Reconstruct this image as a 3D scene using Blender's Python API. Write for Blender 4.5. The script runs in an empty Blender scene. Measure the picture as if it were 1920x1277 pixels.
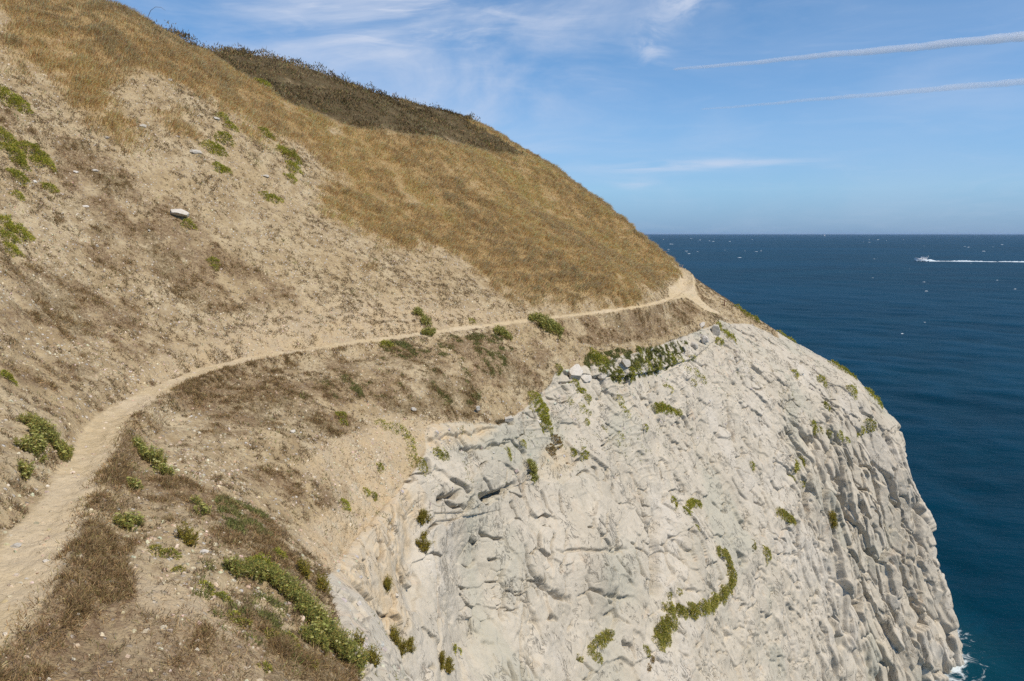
import numpy as np, math
F32 = np.float32
# ---------------------------------------------------------------- noise helpers (numpy)
def _h(ix, iy, iz, seed):
    h = (ix.astype(np.uint32) * np.uint32(374761393) + iy.astype(np.uint32) * np.uint32(668265263)
         + iz.astype(np.uint32) * np.uint32(2246822519) + np.uint32((seed * 3266489917) & 0xffffffff))
    h ^= h >> np.uint32(15); h *= np.uint32(2246822519); h ^= h >> np.uint32(13)
    h *= np.uint32(3266489917); h ^= h >> np.uint32(16)
    return h.astype(F32) * F32(1.0 / 4294967296.0)
def vnoise(x, y, z, seed=0):
    fx, fy, fz = np.floor(x), np.floor(y), np.floor(z)
    ix, iy, iz = fx.astype(np.int64), fy.astype(np.int64), fz.astype(np.int64)
    u, v, w = x - fx, y - fy, z - fz
    u = u * u * u * (u * (u * 6 - 15) + 10); v = v * v * v * (v * (v * 6 - 15) + 10); w = w * w * w * (w * (w * 6 - 15) + 10)
    r = 0
    for dx in (0, 1):
        wx = u if dx else 1 - u
        for dy in (0, 1):
            wy = v if dy else 1 - v
            for dz in (0, 1):
                wz = w if dz else 1 - w
                r = r + _h(ix + dx, iy + dy, iz + dz, seed) * (wx * wy * wz)
    return (r * 2 - 1).astype(F32)
def fbm(P, scale, octaves=4, seed=0, gain=.5, aniso=(1, 1, 1)):
    x, y, z = [(P[..., i] * (aniso[i] / scale)).astype(F32) for i in range(3)]
    x, y = x * .8 - y * .6 + 13.7, x * .6 + y * .8 + 5.3
    a, s, r = 1.0, 0.0, 0
    for k in range(octaves):
        r = r + a * vnoise(x, y, z, seed + k * 17); s += a; a *= gain
        x, y, z = (x * 1.62 - z * 1.2) * 1.02 + 3.1, y * 2.03 + 7.7, (z * 1.62 + x * 1.2) + 1.3
    return r / s * 1.6
def ridged(P, scale, octaves=4, seed=0, aniso=(1, 1, 1)):
    x, y, z = [(P[..., i] * (aniso[i] / scale)).astype(F32) for i in range(3)]
    a, s, r = 1.0, 0.0, 0
    for k in range(octaves):
        r = r + a * (1 - np.abs(vnoise(x, y, z, seed + k * 31)) * 1.8); s += a; a *= .5
        x, y, z = x * 2.07 + 3.1, y * 2.03 + 7.7, z * 2.01 + 1.3
    return r / s
def voronoi(X, seed):
    """X (N,3) -> F1, F2, random id (N,), vector to nearest point"""
    N = X.shape[0]
    f = np.floor(X).astype(np.int64)
    d1 = np.full(N, 9, F32); d2 = np.full(N, 9, F32); rid = np.zeros(N, F32); vec = np.zeros((N, 3), F32)
    for dx in (-1, 0, 1):
        for dy in (-1, 0, 1):
            for dz in (-1, 0, 1):
                i, j, k = f[:, 0] + dx, f[:, 1] + dy, f[:, 2] + dz
                q = np.stack([i + .1 + .8 * _h(i, j, k, seed), j + .1 + .8 * _h(i, j, k, seed + 1), k + .1 + .8 * _h(i, j, k, seed + 2)], 1).astype(F32)
                v = X - q
                d = np.sqrt((v * v).sum(1))
                near = d < d1
                d2 = np.where(near, d1, np.minimum(d2, d))
                d1 = np.where(near, d, d1)
                rid = np.where(near, _h(i, j, k, seed + 3), rid)
                vec[near] = v[near]
    return d1, d2, rid, vec
def facets(X, seed, tilt=.5):
    """random offset and tilted plane for every cell; returns displacement and edge distance"""
    d1, d2, rid, vec = voronoi(X, seed)
    t = (rid * 7919.0) % 1.0; t2 = (rid * 104729.0) % 1.0; t3 = (rid * 1299709.0 / 64.0) % 1.0
    disp = (rid - .5) + tilt * ((t - .5) * vec[:, 0] + (t2 - .5) * vec[:, 1] + (t3 - .5) * vec[:, 2]) * 2
    return disp, d2 - d1, rid
def sstep(a, b, x):
    t = np.clip((x - a) / (b - a), 0, 1)
    return t * t * (3 - 2 * t)
def blur2(A, n):
    for _ in range(n):
        A = np.pad(A, 1, mode='edge')
        A = (A[:-2, 1:-1] + A[2:, 1:-1] + A[1:-1, :-2] + A[1:-1, 2:] + 4 * A[1:-1, 1:-1]) / 8
    return A
# ---------------------------------------------------------------- the headland: fall lines (rows) from plateau to sea, camera at the origin, sea at z=-30
#         far plateau      plateau          crest              upper slope  lower slope   path            brown slope         rock edge          rock          rock low          rock foot         sea             below
CREST = [(-24,-22,11), (-25,-10,11), (-26,4,11), (-28,17,11), (-28.5,28,11.4), (-26.5,37.5,11.9), (-21.9,44,12.2), (-20.2,54,11.8), (-14.9,60.3,12.0), (-11.1,66,11.0), (-7.6,69,10.6), (-5.1,71,10.2), (-12,90,10.5), (-34,112,11)]
PATH = [(-5.5,-16,-3.6), (-4.9,0,-3.7), (-5.9,8.8,-4), (-7.1,12.6,-4), (-8.9,18,-4), (-8.8,24.1,-4), (-5.2,29.8,-4), (1,37,-4), (6.3,42.9,-4), (11.6,54.7,-4), (12.6,57.2,-3.8), (13.2,60.3,-3.05), (10,74,-3), (-4,96,-3)]
LOWER = [ # brown, rock edge, rock, rock low, rock foot, sea
 [(-3,-16,-2.2), (0.5,-16,-1.75), (3,-16,-4), (5,-16,-10), (7,-16,-20), (9,-16,-30)],
 [(-2.5,-.2,-2.5), (0.4,0,-1.75), (3,0,-4), (5,0,-10), (7,0,-20), (9,0,-30)],
 [(-3.7,8.9,-4.85), (-2.0,9.6,-6.1), (-.6,11,-9.5), (.6,11.5,-14), (2,12,-20), (4.5,12.5,-30)],
 [(-5.0,12.3,-4.7), (-3.4,13.3,-6.06), (-2.2,14.6,-8.6), (-1.2,15.0,-12), (.5,15.3,-18), (4.3,15.5,-30)],
 [(-6.2,17.5,-5.1), (-4.35,16.9,-6.45), (-3.5,17.4,-8.5), (-2.8,17.3,-10.5), (0,16.9,-17.5), (4.5,16.8,-30)],
 [(-5.9,22.4,-5.1), (-4.3,21.6,-6.4), (-3.1,21.0,-8.2), (-2.25,19.9,-10.7), (-.2,19,-17.5), (5,18,-30)],
 [(-3.3,27,-5.2), (-2,26.1,-6.9), (-1.2,25,-9.1), (-.5,23.5,-11.9), (1.8,21,-18.5), (6.3,18.6,-30)],
 [(1.2,33.8,-5.6), (1.4,31.9,-7.6), (1.7,29.9,-10.3), (2.0,27.5,-13.1), (2.9,24.9,-17.2), (8.3,19.5,-30)],
 [(6.5,41.3,-5.6), (6.7,39.6,-7.9), (6.9,36.8,-11.6), (7.2,33.8,-15.1), (7.5,30.0,-19.4), (11,22,-30)],
 [(12.6,51.8,-5.8), (13.6,49.6,-8.2), (15.0,47.0,-13.3), (15.9,44.2,-18.7), (16.3,41.6,-24), (16.6,39,-30)],
 [(15.1,54.9,-6.2), (18.0,53.4,-8.9), (21.9,52.9,-13.0), (22.7,50.9,-19.5), (23.2,49.2,-25.3), (23.8,47.7,-30)],
 [(15.7,57.8,-5.2), (20.2,57.0,-8.0), (26.7,56.8,-12.5), (28.7,55.6,-18.8), (30.5,54.3,-25), (31.4,52.7,-30)],
 [(13.5,72,-5), (18.5,70,-8), (26.5,69,-13), (28.5,68.6,-19), (30,68.3,-25), (31,68,-30)],
 [(-2,99,-5), (1,102,-8), (5,104,-13), (7,105.5,-19), (9,106.5,-25), (11,107.5,-30)]]
def build_net():
    n = len(CREST); net = np.zeros((n, 13, 3))
    for i in range(n):
        c, p = np.array(CREST[i], float), np.array(PATH[i], float)
        up = (c - p) * np.array([1, 1, 0]); up /= np.linalg.norm(up)
        rows = [c + up * 70 + np.array([0, 0, 5.]), c + up * 11 + np.array([0, 0, 1.6]), c + np.array([0, 0, 0.])]
        if n - 3 == i:   # the nose seen in profile
            rows += [np.array([1.0, 68.5, 6.95]), np.array([7.4, 64.6, 2.05])]
        else:
            rows += [c + (p - c) * .36 + np.array([0, 0, 1.0]), c + (p - c) * .69 + np.array([0, 0, .1])]
        rows += [p] + [np.array(q, float) for q in LOWER[i]]
        rows += [rows[-1] + (rows[-1] - rows[-2]) * np.array([.4, .4, 0]) + np.array([0, 0, -6.])]
        net[i] = rows
    return net
SUB_S = [14, 34, 100, 110, 120, 150, 190, 190, 230, 210, 230, 60, 14]
SUB_T = [8, 50, 110, 110, 120, 120, 110, 170, 170, 130, 50, 4]
def cr_axis(net, subs):
    """Catmull-Rom along axis 0; returns dense array and float parameters"""
    n = net.shape[0]
    ext = np.concatenate([2 * net[:1] - net[1:2], net, 2 * net[-1:] - net[-2:-1]], 0)
    out, par = [], []
    for i in range(n - 1):
        u = np.arange(subs[i]) / subs[i]
        if i == n - 2: u = np.append(u, 1.0)
        u_ = u.reshape(-1, *([1] * (net.ndim - 1)))
        p0, p1, p2, p3 = ext[i], ext[i + 1], ext[i + 2], ext[i + 3]
        # chord-limited tangents keep uneven intervals from overshooting
        d01, d12, d23 = [np.linalg.norm(b - a, axis=-1, keepdims=True) + 1e-6 for a, b in ((p0, p1), (p1, p2), (p2, p3))]
        m1 = ((p1 - p0) / d01 * d12 + (p2 - p1) / d12 * d01) / (d01 + d12) * d12
        m2 = ((p2 - p1) / d12 * d23 + (p3 - p2) / d23 * d12) / (d12 + d23) * d12
        out.append((2 * u_**3 - 3 * u_**2 + 1) * p1 + (u_**3 - 2 * u_**2 + u_) * m1 + (-2 * u_**3 + 3 * u_**2) * p2 + (u_**3 - u_**2) * m2)
        par.append(i + u)
    return np.concatenate(out, 0), np.concatenate(par)
def grid_normals(P):
    du = np.gradient(P, axis=0); dv = np.gradient(P, axis=1)
    nn = np.cross(du, dv)
    nn /= np.linalg.norm(nn, axis=-1, keepdims=True) + 1e-9
    return nn
def base_surface(q=1.0):
    net = build_net()
    ss = [max(2, int(a * q)) for a in SUB_S]; tt = [max(2, int(a * q)) for a in SUB_T]
    A, sp = cr_axis(net, ss)
    B, tp = cr_axis(np.swapaxes(A, 0, 1), tt)
    return np.swapaxes(B, 0, 1), sp, tp
# camera model (only used to look the photograph up; the scene camera is the same)
PITCH = math.atan((638.5 - 438.0) / 1493.33)
def project(P):
    c, s = math.cos(PITCH), math.sin(PITCH)
    d = P[..., 1] * c - P[..., 2] * s
    u = P[..., 0] / d * 1493.33 + 960
    v = 638.5 - (P[..., 1] * s + P[..., 2] * c) / d * 1493.33
    return u, v, d
# surface coordinates: (fall line, row) on the headland, see build_net()
ZONES = [
 ('rock', 1.0, [(2.18, 6.973), (2.57, 7.012), (3.136, 7.082), (4.1, 7.488), (4.667, 7.629), (5.14, 7.594), (5.427, 7.353), (5.693, 7.065), (5.76, 6.736), (6.121, 6.773), (6.442, 6.927), (6.789, 6.718), (7.111, 6.418), (7.174, 6.145), (7.526, 6.227), (8.078, 6.209), (8.687, 6.255), (9.752, 5.792), (11.033, 6.473), (11.183, 7.106), (11.2, 7.676), (10.904, 8.035), (11.083, 8.765), (11.033, 9.469), (11.083, 10.26), (10.948, 11.0), (11.033, 11.25)]),
 ('sand', 1.0, [(4.792, 6.918), (5.18, 7.006), (5.407, 7.265), (5.327, 7.624), (4.908, 8.0), (4.425, 7.929), (3.482, 7.218), (3.364, 7.012), (3.636, 6.827), (4.217, 6.991), (4.517, 7.306)]),
 ('sand', 0.8, [(5.46, 6.373), (5.673, 6.564), (6.442, 6.927), (6.237, 7.106), (5.693, 7.065), (5.453, 7.282), (5.247, 6.864)]),
 ('sand', 0.7, [(6.932, 7.341), (7.147, 7.335), (7.221, 7.624), (7.058, 7.771), (6.821, 7.653)]),
 ('sand', 0.6, [(4.542, 8.218), (4.758, 8.3), (4.658, 8.771), (4.408, 8.688)]),
 ('sand', 0.6, [(5.027, 4.833), (5.5, 4.725), (6.174, 4.692), (6.874, 4.933), (7.0, 5.0), (5.987, 5.017), (5.147, 5.158), (4.533, 5.133), (3.955, 5.0)]),
 ('sand', 0.7, [(2.36, 5.475), (2.36, 5.833), (2.15, 6.064), (2.0, 6.582), (1.882, 5.933), (1.971, 5.642)]),
 ('sand', 0.8, [(3.473, 7.082), (4.617, 7.694), (5.427, 7.353), (5.42, 7.871), (4.942, 8.441), (4.242, 8.629), (3.2, 7.4)]),
 ('sand', 0.6, [(4.4, 6.545), (4.458, 7.241), (4.708, 7.012), (5.46, 7.124), (5.64, 6.645), (5.347, 6.527)]),
 ('heath', 1.0, [(6.916, 2.109), (7.447, 1.76), (7.679, 2.018), (7.874, 2.264), (8.33, 2.445), (9.69, 2.1), (10.535, 2.245), (10.665, 2.682), (10.704, 3.055), (9.824, 2.982), (8.83, 3.082), (8.235, 3.155), (7.863, 3.155), (7.579, 3.127), (7.284, 3.136), (7.211, 3.009), (6.995, 2.918), (6.932, 2.727), (6.853, 2.536)]),
 ('heath', 0.55, [(5.887, 2.136), (6.137, 2.291), (6.695, 2.3), (6.332, 2.527), (6.068, 2.555), (5.973, 2.327)]),
 ('grass', 1.0, [(6.853, 2.536), (6.905, 2.809), (7.132, 3.091), (7.537, 3.173), (8.143, 3.227), (10.635, 3.064), (10.957, 3.782), (10.961, 4.408), (10.935, 4.875), (9.09, 4.8), (8.1, 4.867), (7.458, 4.792), (7.095, 4.675), (6.958, 4.558), (6.984, 4.358), (6.905, 4.25), (6.642, 4.35), (6.595, 4.158), (6.516, 3.973), (6.489, 3.809), (6.774, 3.682), (6.805, 3.445), (6.742, 3.309), (6.537, 3.109), (6.474, 2.836)]),
 ('grass', 0.75, [(6.916, 4.6), (7.458, 4.792), (8.226, 4.875), (7.732, 5.025), (7.1, 4.917), (6.858, 4.742)]),
 ('grass', 1.0, [(5.24, 2.455), (5.867, 2.173), (6.095, 2.364), (6.821, 2.218), (6.853, 2.536), (6.832, 3.0), (6.968, 3.264), (6.968, 3.518), (6.711, 3.555), (6.663, 3.4), (6.395, 3.282), (6.195, 3.218), (5.98, 3.045), (5.833, 2.982), (5.62, 3.073), (5.48, 3.182), (5.32, 3.209), (5.18, 3.2), (4.983, 3.236), (4.883, 3.218)]),
 ('grass', 0.85, [(5.18, 3.2), (5.34, 3.291), (5.433, 3.5), (5.533, 3.664), (5.4, 3.682), (5.287, 3.564), (5.193, 3.455)]),
 ('grass', 0.7, [(5.653, 3.282), (5.813, 3.318), (5.96, 3.5), (5.873, 3.545), (5.693, 3.473), (5.62, 3.382)]),
 ('grass', 0.75, [(6.142, 3.3), (6.332, 3.364), (6.542, 3.536), (6.405, 3.545), (6.2, 3.5), (6.116, 3.409)]),
 ('grass', 0.7, [(6.4, 3.818), (6.542, 3.845), (6.674, 4.158), (6.5, 4.342), (6.4, 4.208), (6.342, 3.991)]),
 ('grass', 0.6, [(6.2, 4.375), (6.363, 4.425), (6.363, 4.508), (6.195, 4.475)]),
 ('brown', 1.0, [(4.008, 4.392), (4.125, 4.483), (4.217, 4.7), (4.183, 4.85), (3.509, 4.892), (3.391, 4.808), (3.273, 4.733)]),
 ('brown', 0.7, [(4.758, 3.445), (4.908, 3.491), (4.758, 3.727), (4.633, 3.645)]),
 ('brown', 0.78, [(4.95, 3.618), (5.213, 3.691), (5.333, 3.955), (5.593, 4.242), (5.8, 4.575), (5.653, 4.783), (5.28, 4.6), (4.883, 4.442), (4.525, 4.3), (4.767, 3.936)]),
 ('brown', 0.8, [(5.113, 4.517), (5.407, 4.542), (5.32, 4.675), (5.087, 4.642)]),
 ('brown', 0.88, [(4.117, 4.283), (4.483, 4.35), (4.758, 4.55), (4.917, 4.75), (4.467, 4.858), (4.108, 4.683), (3.927, 4.458)]),
 ('brown', 1.0, [(3.573, 5.008), (4.133, 5.067), (4.058, 5.417), (3.409, 5.742), (3.4, 6.218), (3.455, 6.609), (3.027, 6.655), (2.8, 6.255), (2.89, 5.817), (3.036, 5.4), (3.209, 5.158)]),
 ('brown', 0.8, [(4.3, 5.083), (5.147, 5.158), (5.94, 5.167), (6.216, 5.425), (6.442, 6.182), (6.263, 6.782), (5.62, 6.445), (5.02, 6.627), (4.808, 6.145), (4.15, 5.833), (4.083, 5.442)]),
 ('brown', 1.0, [(4.542, 6.682), (4.942, 6.955), (4.558, 7.271), (4.208, 6.909)]),
 ('brown', 0.7, [(3.991, 5.875), (4.45, 6.5), (4.15, 6.927), (3.582, 6.382)]),
 ('brown', 0.8, [(6.353, 5.225), (6.974, 5.25), (7.142, 5.817), (7.005, 6.564), (6.442, 6.182)]),
 ('brown', 1.0, [(6.989, 5.1), (7.658, 5.108), (8.961, 5.233), (9.352, 5.742), (8.383, 6.1), (7.5, 5.808)]),
 ('brown', 0.6, [(6.811, 4.717), (7.258, 4.842), (8.878, 4.875), (7.684, 4.983), (7.089, 4.925)]),
 ('brown', 1.0, [(1.912, 5.1), (2.09, 5.092), (2.32, 5.133), (2.85, 5.083), (3.109, 5.192), (2.97, 5.492), (2.48, 5.525), (2.21, 5.6), (2.24, 5.842), (2.05, 5.858), (1.941, 5.667), (1.853, 5.775), (1.794, 5.308)]),
 ('brown', 0.8, [(2.97, 5.492), (2.83, 5.817), (2.66, 6.091), (2.53, 5.833), (2.6, 5.575)]),
 ('brown', 0.5, [(2.21, 5.6), (2.22, 6.064), (1.971, 6.173), (1.882, 5.933), (1.853, 5.75)]),
 ('brown', 0.9, [(2.66, 6.091), (3.027, 6.655), (2.97, 6.955), (2.86, 7.029), (2.69, 6.645), (2.59, 6.236)]),
 ('brown', 0.8, [(10.47, 5.125), (10.8, 5.925), (9.81, 5.3)]),
 ('green', 1.0, [(7.437, 5.95), (8.657, 6.373), (8.343, 6.764), (7.726, 6.682), (7.416, 6.273)]),
 ('green', 0.8, [(3.391, 6.018), (3.682, 6.473), (3.127, 6.518), (2.99, 6.173)]),
 ('green', 0.42, [(2.67, 5.492), (2.75, 6.173), (2.37, 6.573), (2.0, 6.582), (1.912, 6.155), (2.12, 6.0), (2.32, 5.742)]),
 ('green', 0.34, [(5.6, 5.075), (6.153, 5.108), (6.895, 5.217), (6.732, 6.073), (6.258, 6.6), (5.533, 6.191), (4.908, 6.0)]),
 ('green', 0.6, [(6.332, 3.018), (7.316, 2.891), (7.579, 3.127), (7.089, 2.927)]),
]
WORN = [
 (8.757, 4.917),
 (10.491, 4.908),
 (11.117, 5.167),
 (10.148, 5.15),
 (9.933, 5.408),
 (10.222, 5.783),
 (9.471, 5.608),
 (9.243, 5.283),
 (8.652, 5.108),
]
STROKES = [
 ('crack', 0.35, 0.07, [(5.6, 7.747), (5.753, 7.712), (5.847, 7.7)]),
 ('crack', 0.28, 0.06, [(5.687, 7.8), (5.74, 7.888), (5.913, 7.876), (6.005, 7.824)]),
 ('crack', 0.45, 0.08, [(6.058, 7.788), (6.216, 7.794), (6.379, 7.759), (6.526, 7.682)]),
 ('crack', 0.4, 0.07, [(6.458, 6.9), (6.647, 6.9)]),
 ('crack', 0.35, 0.28, [(7.963, 8.353), (7.868, 8.559), (7.863, 8.771), (7.805, 8.976), (7.763, 9.146)]),
 ('crack', 0.3, 0.1, [(6.521, 8.441), (6.532, 8.606), (6.611, 8.753), (6.837, 8.924), (7.053, 9.023)]),
 ('crack', 0.22, 0.06, [(7.737, 8.306), (7.811, 8.547), (7.842, 8.771)]),
 ('crack', 0.2, 0.05, [(6.863, 7.859), (6.895, 8.053)]),
 ('crack', 0.25, 0.05, [(7.047, 7.894), (7.053, 8.165)]),
 ('crack', 0.15, 0.04, [(6.937, 8.347), (6.821, 8.606)]),
 ('crack', 0.15, 0.04, [(7.395, 8.224), (7.342, 8.441), (7.263, 8.565)]),
 ('crack', 0.12, 0.04, [(6.911, 8.535), (7.216, 8.635), (7.553, 8.659)]),
 ('crack', 0.12, 0.04, [(7.058, 8.312), (6.947, 8.759)]),
 ('crack', 0.12, 0.04, [(7.447, 8.688), (7.563, 8.929)]),
 ('crack', 0.2, 0.06, [(6.068, 8.147), (6.163, 8.206)]),
 ('crack', 0.15, 0.05, [(6.463, 8.906), (6.326, 9.138), (6.163, 9.285)]),
 ('crack', 0.14, 0.05, [(4.875, 7.765), (4.8, 8.218), (4.642, 8.606), (4.317, 8.865)]),
 ('crack', 0.14, 0.05, [(5.46, 8.124), (5.393, 8.524), (5.133, 8.953), (5.013, 9.154)]),
 ('crack', 0.5, 0.12, [(10.848, 9.008), (10.804, 9.2)]),
 ('crack', 0.4, 0.1, [(10.713, 9.162), (10.652, 9.4), (10.596, 9.615)]),
 ('crack', 0.5, 0.12, [(10.457, 9.569), (10.483, 9.823)]),
 ('crack', 0.45, 0.12, [(10.27, 9.631), (10.27, 9.8), (10.313, 9.954)]),
 ('crack', 0.35, 0.1, [(9.852, 8.176), (9.733, 8.306), (9.79, 8.476), (9.748, 8.959)]),
 ('crack', 0.4, 0.1, [(9.929, 9.077), (9.8, 9.308)]),
 ('crack', 0.35, 0.08, [(10.3, 9.062), (10.283, 9.2)]),
 ('crack', 0.35, 0.1, [(10.6, 8.865), (10.661, 9.023)]),
 ('crack', 0.3, 0.08, [(10.817, 8.294), (10.739, 8.529)]),
 ('crack', 0.35, 0.1, [(8.891, 9.331), (8.865, 9.608)]),
 ('crack', 0.3, 0.08, [(9.276, 9.5), (9.224, 9.631)]),
 ('crack', 0.3, 0.08, [(9.905, 10.12), (10.083, 10.14)]),
 ('crack', 0.3, 0.08, [(9.948, 8.676), (9.943, 8.947)]),
 ('crack', 0.3, 0.1, [(9.457, 8.976), (9.49, 9.308)]),
 ('crack', 0.25, 0.08, [(9.895, 9.569), (9.91, 9.908)]),
 ('crack', 0.35, 0.1, [(10.587, 9.608), (10.587, 9.754)]),
 ('crack', 0.25, 0.06, [(8.817, 7.4), (8.791, 7.647), (8.796, 7.812)]),
 ('crack', 0.2, 0.05, [(8.67, 8.165), (8.713, 8.306), (8.765, 8.4)]),
 ('crack', 0.15, 0.05, [(8.322, 8.524), (8.378, 8.7)]),
 ('crack', 0.2, 0.05, [(8.057, 8.782), (8.074, 8.947)]),
 ('crack', 0.15, 0.05, [(8.213, 9.085), (8.304, 9.185)]),
 ('crack', 0.12, 0.05, [(8.57, 9.077), (8.652, 9.315), (8.53, 9.385)]),
 ('crack', 0.12, 0.05, [(8.891, 8.735), (8.922, 9.046)]),
 ('crack', 0.1, 0.06, [(5.733, 6.955), (6.074, 6.936), (6.432, 6.991)]),
 ('crack', 0.18, 0.05, [(6.016, 7.153), (6.568, 7.188)]),
 ('crack', 0.2, 0.05, [(7.516, 6.427), (7.637, 7.053)]),
 ('ledge', 0.16, 0.9, [(7.221, 6.173), (7.458, 6.445), (7.789, 6.609), (8.217, 6.682), (8.643, 6.745), (8.991, 6.464)]),
 ('ledge', 0.07, 0.6, [(5.42, 7.871), (5.86, 7.941), (6.474, 7.753), (6.821, 7.653)]),
 ('bulge', 0.55, 1.5, [(8.165, 8.618), (8.157, 8.935), (8.126, 9.108)]),
 ('bulge', 0.35, 1.3, [(7.242, 8.418), (7.247, 8.753)]),
 ('hollow', 0.6, 1.6, [(5.927, 8.594), (5.74, 9.031)]),
 ('hollow', 0.35, 0.8, [(5.2, 8.071), (4.925, 8.482)]),
 ('bulge', 0.22, 1.0, [(5.973, 7.541), (6.332, 7.488)]),
]
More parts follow.
